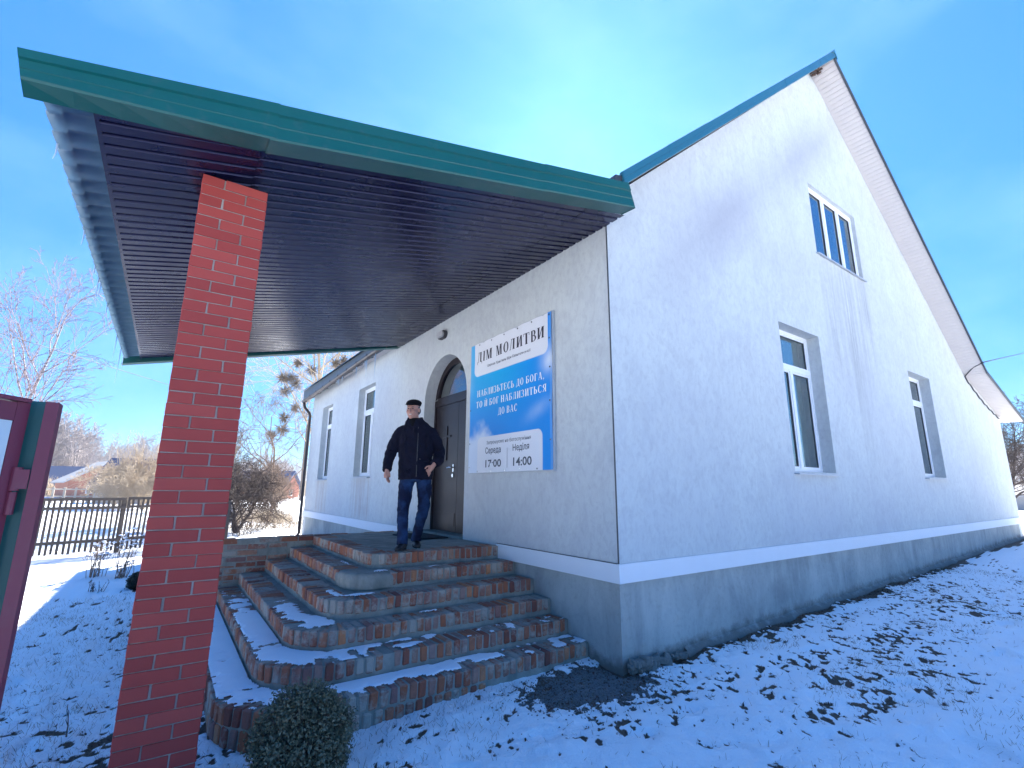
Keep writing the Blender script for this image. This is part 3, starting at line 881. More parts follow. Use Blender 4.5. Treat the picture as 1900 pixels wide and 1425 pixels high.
# near fascia: folded steel in two lengths
FS = 0.2345
def zf(x): return 4.366 + FS * x
def itp(x, T):
    for (xa, va), (xb, vb) in zip(T[:-1], T[1:]):
        if x <= xb or (xb, vb) == T[-1]: return va + (vb - va) * (x - xa) / (xb - xa)
FB = ((-4.335, 3.437), (-3.30, 3.606), (-0.05, 4.352))      # bottom edge of the face
FT = ((-4.362, 3.578), (-3.30, 3.843), (-0.19, 4.573))      # top edge
FI = ((-4.335, 0.10), (-3.30, 0.205), (-0.05, 0.19))        # width of the return under the edge
def fascia(xa, xb, n, e):
    rows = []
    for i in range(n + 1):
        x = xa + (xb - xa) * i / n
        xt = x - (0.03 if x < -4.3 else (0.10 if x > -0.2 else 0))
        zb, zt_ = itp(x, FB), itp(xt, FT)
        h = zt_ - zb; r = itp(x, FI)
        y = CY0 - e
        so = zs(x) - 0.004
        P_ = [(0.10, h + 0.006), (-0.012, h), (-0.012, h * 0.70), (0.0, h * 0.66), (0.0, h * 0.38), (0.004, h * 0.35), (0.004, 0.012), (0.010, 0.0), (r, so - zb), (r, so - zb + 0.008), (0.018, 0.012), (0.012, 0.02), (0.012, h - 0.012), (0.10, h - 0.004)]
        rows.append([(x + (xt - x) * max(0, min(1, b_ / h)), y + a_, zb + b_ + e) for a_, b_ in P_])
    m_ = len(rows[0]); V = [v for r_ in rows for v in r_]; F = []
    for i in range(n):
        for j in range(m_): F.append((i * m_ + j, i * m_ + (j + 1) % m_, (i + 1) * m_ + (j + 1) % m_, (i + 1) * m_ + j))
    o = obj('fascia', (V, F), M['teal_metal'], canopy)
fascia(-4.335, -3.27, 6, 0.003)
fascia(-3.30, -1.2, 8, 0.0)
fascia(-1.22, -0.055, 5, 0.003)
prof = [(0.10, 0.238), (-0.012, 0.232), (-0.012, 0.0), (0.12, 0.004), (0.12, 0.012), (0.0, 0.008), (0.0, 0.226), (0.10, 0.230)]
V = [(x, CY1 + 0.05 - a_, zf(x) + b_) for x in (-4.30, -0.03) for a_, b_ in prof]
obj('fascia', (V, [(i, (i + 1) % 8, 8 + (i + 1) % 8, 8 + i) for i in range(8)]), M['teal_metal'], canopy)
# end plates of the near fascia
xe = -0.053
obj('end_plate', prism([(xe, CY0 + 0.004, 4.352), (xe, CY0 + 0.19, 4.366), (xe - .10, CY0 + 0.10, 4.585), (xe - .10, CY0 - 0.010, 4.578)], (0.003, 0, 0)), M['teal_metal'], canopy)
# dark box where canopy roof meets the main eave
obj('roof_junction', join(prism([(-0.34, CY0 + 0.02, 4.52), (-0.16, CY0 + 0.02, 4.56), (-0.16, CY0 + 0.02, 4.66), (-0.30, CY0 + 0.02, 4.64)], (0, 0.25, 0))), M['lamp_dark'], canopy)
for i, (y, ln) in enumerate(((0.06, 0.10), (1.2, .12), (1.9, 0.10), (2.2, 0.28), (2.35, .14), (3.0, 0.2), (4.3, 0.3), (5.0, 0.5), (5.5, 0.2))):
    o = obj('icicle', tube([(-4.275, y, zs(-4.28) + 0.03), (-4.275, y + .006, zs(-4.28) + 0.02 - ln * .5), (-4.28, y, zs(-4.28) + 0.03 - ln)], [0.006, 0.0035, 0.001], 6), M['ice'], smooth=True)
    props(o, ORD[i] + ' icicle from the near corner along the wavy outer canopy edge', 'icicle', 'icicles along the canopy eave')

# ------------------------------------------------------------------ brick pillar
PX, PY = -3.41, 0.29      # centre, 0.38 m square
PT = 3.575
pillar = thing('brick_pillar', 'square dark red brick pillar holding up the outer end of the porch canopy', 'pillar', (PX, PY, -0.05))
obj('mortar_core', box(PX - 0.183, PX + 0.183, PY - 0.183, PY + 0.183, -0.2, PT - 0.004), M['pale_mortar'], pillar)
rng = random.Random(3)
pb = [mesh(*cbox(0.1237, 0.061, 0.0331, 0.003, 0.0012, rng)) for _ in range(7)]
course = 0
z = PT - 0.0335
while z > -0.16:
    mir = course % 2
    for q_ in range(4):
        # pinwheel of four stretchers; mirrored in every other course
        cx_, cy_ = (-0.0655, -0.129) if mir else (0.0655, -0.129)
        Mx = Matrix.Translation((PX, PY, z)) @ Matrix.Rotation(q_ * math.pi / 2, 4, 'Z') @ Matrix.Translation((cx_ + rng.uniform(-.002, .002), cy_ + rng.uniform(-.0012, .0012), rng.uniform(-.001, .001))) @ Matrix.Rotation(rng.uniform(-.006, .006), 4, 'Z')
        put('brick', rng.choice(pb), M['red_brick'], pillar, Mx)
    course += 1
    z -= 0.0715

# ------------------------------------------------------------------ entrance steps
XL = [-3.09, -2.82, -2.57, -2.26, -1.96, -1.655]
YF = [0.43, 0.72, 1.00, 1.29, 1.66, 1.985]
RR = [0.60, 0.48, 0.42, 0.34, 0.26, 0.20]
ZT = [0.155, 0.305, 0.455, 0.61, 0.755, 0.90]
YB = 4.5
steps = thing('entrance_steps', 'six rounded brick entrance steps with cement treads and snow patches', 'steps', (-1.2, 2.2, 0.0))
def path_pt(k, s, inset=0.0):
    """position and outward normal at arc length s of outline k"""
    xl, yf, r = XL[k], YF[k], RR[k]
    L1 = YB - (yf + r); L2 = r * math.pi / 2
    if s < L1: return (xl + inset, YB - s), (-1, 0), False
    if s < L1 + L2:
        t = (s - L1) / r
        n_ = (-math.cos(t), -math.sin(t))
        return (xl + r + n_[0] * (r - inset), yf + r + n_[1] * (r - inset)), n_, True
    return (xl + r + (s - L1 - L2), yf + inset), (0, -1), False
def path_len(k): return YB - (YF[k] + RR[k]) + RR[k] * math.pi / 2 + (-0.004 - (XL[k] + RR[k]))
rng = random.Random(11)
allb = []
for k in range(6):
    xl, yf, r = XL[k], YF[k], RR[k]
    ins = 0.009
    poly = [(xl + ins, YB)]
    for i in range(13):
        t = math.pi / 2 * i / 12
        poly.append((xl + r - math.cos(t) * (r - ins), yf + r - math.sin(t) * (r - ins)))
    yb = 4.52 if k == 5 else YB
    poly += [(0.0 if k < 5 else -0.002, yf + ins), (0.0 if k < 5 else -0.002, yb)]
    if k == 5: poly[0] = (xl + ins, yb)
    zb = -0.3 if k == 0 else ZT[k - 1] - 0.05
    # subdivided top for a slightly uneven tread
    stp = obj('step', prism([(p[0], p[1], zb) for p in poly], (0, 0, ZT[k] - 0.004 - zb)), M['step_cement'], steps)
    strt = [mesh(*cbox(0.0325, 0.1225, 0.058, 0.0105, 0.0045, rng)) for _ in range(10)]
    wed = [mesh(*cbox(0.0325, 0.1225, 0.058, 0.009, 0.0035, rng, taper=max(0.3, (r - 0.245) / r))) for _ in range(6)]
    s = 0.036
    while s < path_len(k) - 0.03:
        (px_, py_), nrm, arc = path_pt(k, s)
        skip = (k == 4 and 2.42 < s < 3.15) or (k == 3 and False)
        if not skip and rng.random() > 0.012:
            proud = rng.uniform(-0.002, 0.006)
            c = (px_ + nrm[0] * (proud - 0.1225), py_ + nrm[1] * (proud - 0.1225), ZT[k] - 0.056 + rng.uniform(-.004, .004))
            ang = math.atan2(nrm[1], nrm[0]) + math.pi / 2
            Mx = Matrix.Translation(c) @ Matrix.Rotation(ang + rng.uniform(-.025, .025), 4, 'Z') @ Matrix.Rotation(rng.uniform(-.02, .02), 4, 'Y')
            allb.append((rng.choice(wed if arc else strt), Mx, stp))
        s += 0.0755 + rng.uniform(-.002, .004)
    if k == 0:   # second course showing at the low front corner
        s = 1.2
        while s < path_len(0) - 1.2:
            (px_, py_), nrm, arc = path_pt(k, s)
            c = (px_ + nrm[0] * (-0.118), py_ + nrm[1] * (-0.118), 0.032 - 0.058)
            ang = math.atan2(nrm[1], nrm[0]) + math.pi / 2
            Mx = Matrix.Translation(c) @ Matrix.Rotation(ang + rng.uniform(-.03, .03), 4, 'Z')
            allb.append((rng.choice(wed if arc else strt), Mx, stp))
            s += 0.078 + rng.uniform(-.002, .006)
allb.sort(key=lambda t: (t[1].translation - Vector(CAM)).length)
for me_, Mx, stp in allb[:296]:
    put('brick', me_, M['old_brick'], stp, Mx)
rest = []
for me_, Mx, stp in allb[296:]:
    rest.append(([tuple(Mx @ v.co) for v in me_.vertices], [tuple(p.vertices) for p in me_.polygons]))
obj('brick_edging', join(*rest), M['old_brick'], steps, kind='stuff')
# cement patch at the corner of the fifth step
V, F = [], []
pp = []
s = 2.40
while s < 3.18:
    (px_, py_), nrm, _ = path_pt(4, s)
    pp.append((px_, py_, nrm)); s += 0.04
rows = ((0.010, -0.135), (0.016, -0.06), (0.010, -0.02), (-0.02, 0.002), (-0.12, 0.004), (-0.26, 0.002))
for i, (a_, b_, nn) in enumerate(pp):
    for j, (o_, h_) in enumerate(rows):
        jx = 0.006 * math.sin(i * 2.1 + j)
        V.append((a_ + nn[0] * (o_ + jx), b_ + nn[1] * (o_ + jx), ZT[4] + h_ + 0.003 * math.sin(i * 1.3 + j * 2)))
nr = len(rows)
for i in range(len(pp) - 1):
    for j in range(nr - 1): F.append((i * nr + j, i * nr + j + 1, (i + 1) * nr + j + 1, (i + 1) * nr + j))
obj('cement_patch', (V, F), M['step_cement'], steps, smooth=True)

# low brick wall behind the steps
lw = thing('low_brick_wall', 'low mortar-smeared brick wall closing the back of the steps', 'wall', (-1.6, 4.62, 0.0))
obj('mortar_core', box(-3.14, -0.03, YB + 0.003, 4.745, -0.3, 0.887), M['mortar'], lw)
lb = [mesh(*cbox(0.122, 0.03, 0.031, 0.006, 0.003, rng)) for _ in range(7)]
lh = [mesh(*cbox(0.058, 0.122, 0.031, 0.006, 0.003, rng)) for _ in range(5)]
row = 0
z = 0.866
while z > -0.05:
    x = -3.14 + (0.125 if row % 2 else 0.0) + 0.125
    while x < -0.15:
        if z < 0.8 and x > -1.8: break
        if rng.random() > 0.10:
            if row == 0:
                if x < -0.2:
                    for yy in (YB + 0.062, YB + 0.188):
                        put('brick', rng.choice(lb), M['old_brick'], lw, Matrix.Translation((x, yy - 0.034 if yy < 4.6 else yy + 0.03, z + rng.uniform(-.002, .003))) @ Matrix.Rotation(rng.uniform(-.01, .01), 4, 'Z'))
            else:
                put('brick', rng.choice(lb), M['old_brick'], lw, Matrix.Translation((x + rng.uniform(-.004, .004), YB + 0.029 + rng.uniform(-.003, .006), z + rng.uniform(-.003, .003))) @ Matrix.Rotation(rng.uniform(-.02, .02), 4, 'Y'))
        x += 0.258
    row += 1
    z -= 0.077

# snow lying on the treads
def inside(k, X, Y):
    xl, yf, r = XL[k], YF[k], RR[k]
    dx = X - xl; dy = Y - yf
    d = np.minimum(dx, dy)
    cx_, cy_ = r - dx, r - dy
    cor = (dx < r) & (dy < r)
    return np.where(cor, r - np.hypot(cx_, cy_), d)
st = 0.011
SX, SY = np.meshgrid(np.arange(-3.12, 0, st), np.arange(0.4, 4.5, st), indexing='ij')
def ell(cx_, cy_, rx, ry, rot=0.0):
    c_, s_ = math.cos(rot), math.sin(rot)
    u = (SX - cx_) * c_ + (SY - cy_) * s_; v = -(SX - cx_) * s_ + (SY - cy_) * c_
    return 1.0 - np.hypot(u / rx, v / ry)
sn = fbm(SX, SY, 0.09, 3, 4) * 0.5 + fbm(SX, SY, 0.3, 9, 3) * 0.5
allV, allF, off = [], [], 0
for k in range(5):
    dk = inside(k, SX, SY); dk1 = inside(k + 1, SX, SY)
    tread = (dk > 0.012) & (dk1 < -0.004)
    depth = np.clip(dk, 0, 1)
    dx_leg = (SX - XL[k]) < (SY - YF[k])
    if k == 0:
        m_ = np.maximum.reduce([sstep(0.35, 0.8, SY) * sstep(-1.3, -1.7, SX) * (0.9 - 1.5 * np.abs(depth - 0.20)) * sstep(-1.0, -1.6, SX) * 1.3 - 0.25,
                                (0.75 - 6 * np.abs(depth - 0.25)) * sstep(-0.9, -1.3, SX) * (SY < 1.2),
                                ell(-2.95, 2.4, 0.42, 1.9) + 0.22, ell(-1.5, 0.56, 0.28, 0.10) + 0.1, ell(-1.05, 0.60, 0.22, 0.08)])
    elif k == 1:
        m_ = np.maximum.reduce([ell(-2.66, 2.2, 0.16, 1.15) + 0.45, ell(-2.5, 1.1, 0.42, 0.24, -0.8) + 0.35, (0.7 - 7 * np.abs(depth - 0.26)) * sstep(-1.2, -1.7, SX) * (SY < 1.3), ell(-1.7, 0.83, 0.2, 0.06) + 0.1])
    elif k == 2:
        m_ = np.maximum.reduce([ell(-2.42, 1.85, 0.11, 0.42) + 0.35, ell(-2.32, 1.38, 0.12, 0.16) + 0.3, ell(-1.3, 1.18, 0.2, 0.05)])
    elif k == 3:
        m_ = np.maximum.reduce([ell(-1.9, 1.5, 0.18, 0.07), ell(-2.1, 1.75, 0.06, 0.2)])
    else:
        m_ = np.maximum.reduce([ell(-1.6, 1.8, 0.12, 0.05), ell(-1.0, 1.8, 0.12, 0.04), ell(-1.75, 2.5, 0.04, 0.16)])
    h = np.clip((m_ + (sn - 0.5) * 2.3 + (vn(np.where(dx_leg, SY, SX), SX * 0, 0.042, 5) - 0.5) * 0.5 - 0.22) * 0.035, 0, 0.012) * sstep(0.012, 0.03, dk)
    keep = tread & (h > 0.0012)
    kq = keep[:-1, :-1] & keep[1:, :-1] & keep[1:, 1:] & keep[:-1, 1:]
    Z = ZT[k] + 0.002 + h
    idx = np.arange(SX.size).reshape(SX.shape)
    q = np.stack([idx[:-1, :-1][kq], idx[1:, :-1][kq], idx[1:, 1:][kq], idx[:-1, 1:][kq]], 1)
    used, inv = np.unique(q.ravel(), return_inverse=True)
    allV.append(np.stack([SX.ravel()[used], SY.ravel()[used], Z.ravel()[used]], 1))
    allF.append(inv.reshape(-1, 4) + off); off += len(used)
o = put('snow_patches', mesh_np(np.concatenate(allV), np.concatenate(allF), True), M['snow'])
props(o, 'snow lying in patches on the treads of the brick steps', 'snow', kind='stuff')

# door mat
o = obj('door_mat', join(box(-0.62, -0.12, 3.15, 4.0, 0.9, 0.914), *[box(-0.61 + 0.02 * i, -0.60 + 0.02 * i, 3.16, 3.99, 0.914, 0.918) for i in range(24)]), M['black_rubber'])
props(o, 'black rubber mat lying in front of the door', 'door mat')

# wall lamp above the door
lamp = thing('wall_lamp', 'small oval bulkhead lamp on the wall above the door', 'lamp', (0, 3.77, 4.13))
def stad(u0, u1, z0, z1, d0, d1, n=8):
    r = (z1 - z0) / 2; zc = (z0 + z1) / 2
    pts = []
    for i in range(n + 1):
        t = -math.pi / 2 + math.pi * i / n
        pts.append((u1 - r + r * math.cos(t), zc + r * math.sin(t)))
    for i in range(n + 1):
        t = math.pi / 2 + math.pi * i / n
        pts.append((u0 + r + r * math.cos(t), zc + r * math.sin(t)))
    return prism([PF(p[0], p[1], d0) for p in pts], (d1 - d0, 0, 0))
obj('lamp_body', stad(3.64, 3.90, 4.06, 4.20, -0.055, -0.001), M['lamp_dark'], lamp)
obj('lamp_lens', stad(3.665, 3.875, 4.08, 4.18, -0.088, -0.0555), M['lamp_grey'], lamp)
# ------------------------------------------------------------------ banner
BY, BZ, BW, BH = 2.77, 1.80, 1.895, 1.885     # left edge (larger y), bottom, size
banner = thing('wall_banner', 'blue and white printed church banner stretched on the wall beside the door', 'banner', (0.0, BY - BW / 2, BZ))
def rip(s, t):
    return -0.042 - 0.004 * math.sin(s * 9 + 1) * math.sin(t * 7) - 0.003 * math.sin(s * 23 + t * 5) * max(0, t - 1.3) * 3
def bp(s, t, o=0.0): return (rip(s, t) - o, BY - s, BZ + t)
ns_, nt_ = 290, 290
ss, tt = np.meshgrid(np.linspace(0.012, BW - 0.012, ns_), np.linspace(0.012, BH - 0.012, nt_), indexing='ij')
Xb = -0.042 - 0.004 * np.sin(ss * 9 + 1) * np.sin(tt * 7) - 0.003 * np.sin(ss * 23 + tt * 5) * np.maximum(0, tt - 1.3) * 3
Vb = np.stack([Xb.ravel(), (BY - ss).ravel(), (BZ + tt).ravel()], 1)
idx = np.arange(ns_ * nt_).reshape(ns_, nt_)
Fb = np.stack([idx[:-1, :-1].ravel(), idx[:-1, 1:].ravel(), idx[1:, 1:].ravel(), idx[1:, :-1].ravel()], 1)
me = mesh_np(Vb, Fb, True)
def rrect(s0, s1, t0, t1, r):
    dx = np.maximum(np.maximum(s0 + r - ss, ss - (s1 - r)), 0); dy = np.maximum(np.maximum(t0 + r - tt, tt - (t1 - r)), 0)
    return sstep(r + 0.004, r - 0.004, np.hypot(dx, dy)) * (ss > s0 - .01) * (ss < s1 + .01) * (tt > t0 - .01) * (tt < t1 + .01)
blue = np.stack([0.002 + 0.02 * sstep(1.2, 0.3, ss + tt * 0.2), 0.25 + 0.14 * sstep(0.5, 1.5, tt) * sstep(1.9, 0.6, ss) + 0.03 * ss * 0, 0.66 + 0.08 * tt / 2], -1)
cl = fbm(ss, tt, 0.5, 2, 5)
c1 = sstep(0.0, 0.18, (0.62 + 0.25 * (cl - 0.5) * 2 - tt) - 0.45 * np.maximum(0, ss - 0.55)) * sstep(1.45, 0.9, ss) * 0.9
c2 = np.exp(-(((ss - 1.86) / 0.16) ** 2 + ((tt - 1.30) / 0.16) ** 2)) * cl * 1.3
c3 = np.exp(-(((ss - 1.6) / 0.26) ** 2 + ((tt - 0.72 - 0.3 * (ss - 1.6)) / 0.09) ** 2)) * cl * 0.55
c4 = np.exp(-((ss - 0.0) / 0.12) ** 2) * sstep(0.9, 1.3, tt) * 0.15
cf = np.clip(c1 + c2 + c3 + c4, 0, 1)[..., None]
colr = blue * (1 - cf) + np.array([0.66, 0.72, 0.80]) * cf
wm = np.clip(rrect(0.115, 1.815, 1.378, 2.2, 0.10) + rrect(0.245, 1.698, -0.4, 0.492, 0.09), 0, 1)[..., None]
colr = colr * (1 - wm) + np.array([0.72, 0.73, 0.76]) * wm
hem = ((ss > BW - 0.055) | (ss < 0.03))[..., None] * 0.25
colr = colr * (1 - hem) + np.array([0.35, 0.45, 0.60]) * hem
att = me.attributes.new('print', 'FLOAT_COLOR', 'POINT')
att.data.foreach_set('color', np.concatenate([colr.reshape(-1, 3), np.ones((ns_ * nt_, 1))], 1).ravel().astype(np.float32))
k = NT('banner_print')
k.base(k.n('Attribute', attribute_name='print').outputs['Color']); k.rough(0.5); k.set('Specular IOR Level', 0.3)
k.bump(k.noise(k.geo(), 7, 3), 0.25, 0.02)
M['banner_print'] = k.m
simple('print_black', (0.015, 0.015, 0.03), 0.6)
simple('print_grey', (0.06, 0.07, 0.09), 0.6)
simple('print_white', (0.78, 0.80, 0.82), 0.6)
put('banner_sheet', me, M['banner_print'], banner)
obj('banner_frame', join(box(-0.036, -0.004, BY - BW, BY, BZ, BZ + 0.02), box(-0.036, -0.004, BY - BW, BY, BZ + BH - 0.02, BZ + BH),
                         box(-0.036, -0.004, BY - 0.02, BY, BZ + 0.021, BZ + BH - 0.021), box(-0.036, -0.004, BY - BW, BY - BW + 0.02, BZ + 0.021, BZ + BH - 0.021)), M['sill_metal'], banner)
gm = [(s_, 0.03) for s_ in np.linspace(0.26, 1.6, 5)] + [(s_, BH - 0.04) for s_ in np.linspace(0.26, 1.5, 5)] + [(0.04, t_) for t_ in (0.09, 0.42, 0.9)] + [(BW - 0.05, t_) for t_ in (1.84, 1.55, 1.2, 0.8, 0.35)]
gme = mesh(*tube([(0.0, 0, 0), (-0.004, 0, 0)], 0.011, 10))
for (s_, t_) in gm:
    put('grommet', gme, M['chrome'], banner, Matrix.Translation(bp(s_, t_, 0.001)))

# lettering: high-contrast serif capitals drawn from polygons (cap height 1)
TK, TN = 0.20, 0.055
def ln(x0, y0, x1, y1, w):
    # bar whose horizontal width is w
    return [(x0 - w / 2, y0), (x0 + w / 2, y0), (x1 + w / 2, y1), (x1 - w / 2, y1)]
def hb(x0, x1, y, h=TN): return [(x0, y - h / 2), (x1, y - h / 2), (x1, y + h / 2), (x0, y + h / 2)]
def srf(x, y, l=0.13): return hb(x - TK / 2 - l / 2, x + TK / 2 + l / 2, y + (0.02 if y < .5 else -0.02), 0.04)
def srt(x, y, l=0.16): return hb(x - l, x + l, y + (0.02 if y < .5 else -0.02), 0.04)
def bowl(cx, cy, rx, ry, a0, a1, tk=TK, tn=TN, n=14, side=1):
    out = []
    for i in range(n):
        q = []
        for a in (a0 + (a1 - a0) * i / n, a0 + (a1 - a0) * (i + 1) / n):
            q.append(a)
        f = lambda a, inn: (cx + (rx - (tk if inn else 0)) * math.cos(a), cy + (ry - (tn if inn else 0)) * math.sin(a))
        out.append([f(q[0], 0), f(q[1], 0), f(q[1], 1), f(q[0], 1)])
    return out
PI = math.pi
def G(ch):
    s = 0.17
    if ch == 'І': return 0.42, [ln(.21, 0, .21, 1, TK), srf(.21, 0), srf(.21, 1)]
    if ch in 'НИЙ':
        L = [ln(.20, 0, .20, 1, TK), ln(.68, 0, .68, 1, TK), srf(.20, 0), srf(.20, 1), srf(.68, 0), srf(.68, 1)]
        if ch == 'Н': L.append(hb(.25, .63, .5))
        else: L.append(ln(.28, .06, .60, .94, .09))
        if ch == 'Й': L += bowl(.44, 1.28, .16, .17, PI, 2 * PI, .05, .07, 8)
        return .88, L
    if ch == 'М': return 1.05, [ln(.16, 0, .16, 1, TN), srt(.16, 0, .11), srt(.14, 1, .12), ln(.24, 1, .50, 0, TK), ln(.50, 0, .78, 1, .07), ln(.84, 0, .84, 1, TK), srf(.84, 0), srf(.84, 1)]
    if ch in 'ДЛ':
        L = [ln(.18, .02, .36, .98, .07), ln(.64, 0, .64, 1, TK), hb(.28, .78, .975, .05)]
        if ch == 'Л': L += [srt(.16, 0, .12), srf(.64, 0)]
        else: L += [hb(.03, .86, .03, .06), ln(.06, -.2, .06, .04, .06), ln(.83, -.2, .83, .04, .06)]
        return .86, L
    if ch == 'О': return .86, bowl(.43, .5, .38, .52, 0, 2 * PI, TK, TN, 24)
    if ch == 'С': return .80, bowl(.45, .5, .38, .52, 0.28 * PI, 1.72 * PI, TK, TN, 20) + [ln(.70, .68, .70, .96, .05), ln(.70, .06, .70, .30, .05)]
    if ch == 'Т': return .78, [ln(.39, 0, .39, .97, TK), srf(.39, 0), hb(.04, .74, .97, .06), ln(.06, .74, .06, .95, .05), ln(.72, .74, .72, .95, .05)]
    if ch == 'Г': return .68, [ln(.20, 0, .20, 1, TK), srf(.20, 0), hb(.08, .62, .97, .06), ln(.60, .70, .60, .95, .05)]
    if ch == 'Е': return .72, [ln(.20, 0, .20, 1, TK), hb(.08, .64, .97, .06), hb(.08, .66, .03, .06), hb(.28, .50, .51), ln(.62, .74, .62, .95, .05), ln(.64, .06, .64, .28, .05), ln(.50, .40, .50, .62, .04)]
    if ch == 'В': return .80, [ln(.20, 0, .20, 1, TK), hb(.08, .40, .97, .05), hb(.08, .42, .03, .05), hb(.25, .40, .52, .05)] + bowl(.38, .745, .32, .25, -PI / 2, PI / 2) + bowl(.40, .27, .36, .27, -PI / 2, PI / 2)
    if ch == 'Б': return .78, [ln(.20, 0, .20, 1, TK), hb(.08, .66, .97, .06), ln(.64, .74, .64, .95, .05), hb(.08, .40, .03, .05), hb(.25, .40, .55, .05)] + bowl(.38, .29, .36, .29, -PI / 2, PI / 2)
    if ch == 'Ь': return .74, [ln(.20, 0, .20, 1, TK), srf(.20, 1), hb(.08, .38, .03, .05), hb(.25, .38, .55, .05)] + bowl(.36, .29, .35, .29, -PI / 2, PI / 2)
    if ch == 'З': return .74, bowl(.32, .75, .32, .27, -PI / 2, PI * .85) + bowl(.30, .26, .38, .28, -PI * .85, PI / 2)
    if ch == 'Я': return .82, [ln(.62, 0, .62, 1, TK), srf(.62, 0), hb(.42, .74, .97, .05), hb(.42, .60, .46, .05), ln(.16, 0, .46, .46, .12), srt(.14, 0, .10)] + bowl(.44, .715, .34, .28, PI / 2, PI * 1.5)
    if ch == 'А': return .86, [ln(.14, 0, .40, 1, .06), ln(.70, 0, .43, 1, TK), hb(.24, .62, .33, .05), srt(.14, 0, .11), srf(.70, 0)]
    if ch == ',': return .30, [ln(.16, -.02, .16, .14, .14), ln(.11, -.18, .19, .0, .06)]
    return .30, []
def serif_text(name, txt, s0, s1, tb, capl, capr, mat, gap=0.09, split=False):
    tot = sum(G(c)[0] + gap for c in txt) - gap
    sc = (s1 - s0) / tot
    V, F = [], []
    x = 0; cnt = 0
    for c in txt:
        w, polys = G(c)
        for pl in polys:
            b = len(V); cnt += 1
            for (px_, py_) in pl:
                s_ = s0 + (x + px_) * sc
                f = (s_ - s0) / (s1 - s0)
                V.append(bp(s_, tb + py_ * (capl + (capr - capl) * f), 0.0012 + 0.00006 * (cnt % 9)))
            F.append(tuple(range(b, b + len(pl))))
        x += w + gap
        if split and V:
            obj('letter', (V, F), mat, banner); V, F = [], []
    if not split: obj(name, (V, F), mat, banner, kind='stuff')
serif_text('lettering', 'ДІМ МОЛИТВИ', 0.19, 1.75, 1.585, 0.145, 0.145, M['print_black'], split=True)
serif_text('lettering', 'НАБЛИЗЬТЕСЬ ДО БОГА,', 0.21, 1.74, 1.075, 0.092, 0.092, M['print_white'])
serif_text('lettering', 'ТО Й БОГ НАБЛИЗИТЬСЯ', 0.19, 1.78, 0.917, 0.092, 0.092, M['print_white'])
serif_text('lettering', 'ДО ВАС', 0.75, 1.20, 0.76, 0.092, 0.092, M['print_white'])
def sans_text(txt, s0, s1, tb, cap, mat, fat=0.0):
    cu = bpy.data.curves.new('t', 'FONT'); cu.body = txt; cu.size = 1.0; cu.resolution_u = 3; cu.offset = fat
    to = bpy.data.objects.new('t', cu); col.objects.link(to)
    dg = bpy.context.evaluated_depsgraph_get(); dg.update()
    me_ = bpy.data.meshes.new_from_object(to.evaluated_get(dg))
    bpy.data.objects.remove(to); bpy.data.curves.remove(cu)
    if len(me_.vertices) == 0: return
    xs_ = [v.co.x for v in me_.vertices]
    x0_, x1_ = min(xs_), max(xs_)
    capn = 0.70
    for v in me_.vertices:
        v.co = bp(s0 + (v.co.x - x0_) / (x1_ - x0_) * (s1 - s0), tb + v.co.y / capn * cap, 0.0016)
    me_.materials.clear()
    put('lettering', me_, mat, banner)['kind'] = 'stuff'
sans_text('Церква Християн Віри Євангельської', 0.48, 1.47, 1.475, 0.034, M['print_grey'], 0.012)
sans_text('Запрошуємо на богослужіння', 0.485, 1.48, 0.385, 0.045, M['print_grey'])
sans_text('Середа', 0.455, 0.84, 0.262, 0.078, M['print_grey'], 0.01)
sans_text('Неділя', 1.10, 1.45, 0.265, 0.078, M['print_grey'], 0.01)
sans_text('17:00', 0.462, 0.85, 0.080, 0.095, M['print_grey'], 0.02)
sans_text('14:00', 1.11, 1.50, 0.080, 0.100, M['print_grey'], 0.02)
def flat(s0, s1, t0, t1, o, mat, name):
    return obj(name, ([bp(s0, t0, o), bp(s1, t0, o), bp(s1, t1, o), bp(s0, t1, o)], [(0, 1, 2, 3)]), mat, banner)
flat(0.978, 0.984, 0.06, 0.31, 0.0016, M['print_grey'], 'divider_line')
flat(0.575, 0.655, 0.062, 0.128, 0.0026, M['print_white'], 'paper_patch')

# ------------------------------------------------------------------ person
F0 = Vector((-1.05, 2.28, 0.9))
UU = Vector((0.913, -0.407, 0)); DD = Vector((0.407, 0.913, 0))       # picture right, away from the viewer
def L(u, d, z): return F0 + UU * u + DD * d + Vector((0, 0, z))
simple('skin', (0.44, 0.22, 0.16), 0.55, var=0.1)
simple('coat_cloth', (0.006, 0.006, 0.016), 0.9, 0.2, var=0.4, scale=12, bump=0.5, bscale=90)
simple('cap_cloth', (0.006, 0.005, 0.007), 0.9, 0.2, bump=0.5, bscale=150)
simple('jersey_cloth', (0.003, 0.003, 0.004), 0.95, 0.2)
simple('shoe_leather', (0.008, 0.008, 0.01), 0.4)
simple('teeth', (0.7, 0.68, 0.62), 0.3)
simple('eye_dark', (0.02, 0.015, 0.012), 0.3)
simple('hair', (0.10, 0.09, 0.085), 0.8)
def jeans():
    k = NT('denim'); g = k.geo()
    n1 = k.noise(g, 5.0, 4, 0.55)
    k.base(k.mix(k.ramp(n1, [(0.42, 0), (0.68, 1)]), (0.004, 0.008, 0.030), (0.018, 0.050, 0.13))); k.rough(0.85); k.set('Specular IOR Level', 0.2)
    k.bump(k.math('ADD', k.noise(g, 30, 4), k.noise(k.mapv(g, (1, 1, 2)), 12, 3)), 0.6, 0.012)
    M['denim'] = k.m
jeans()
man = thing('person', 'smiling person in flat cap, dark jacket and blue jeans, one hand in a pocket', 'person', F0)
folds = bpy.data.textures.new('cloth_folds', 'CLOUDS'); folds.noise_scale = 0.085; folds.noise_depth = 2
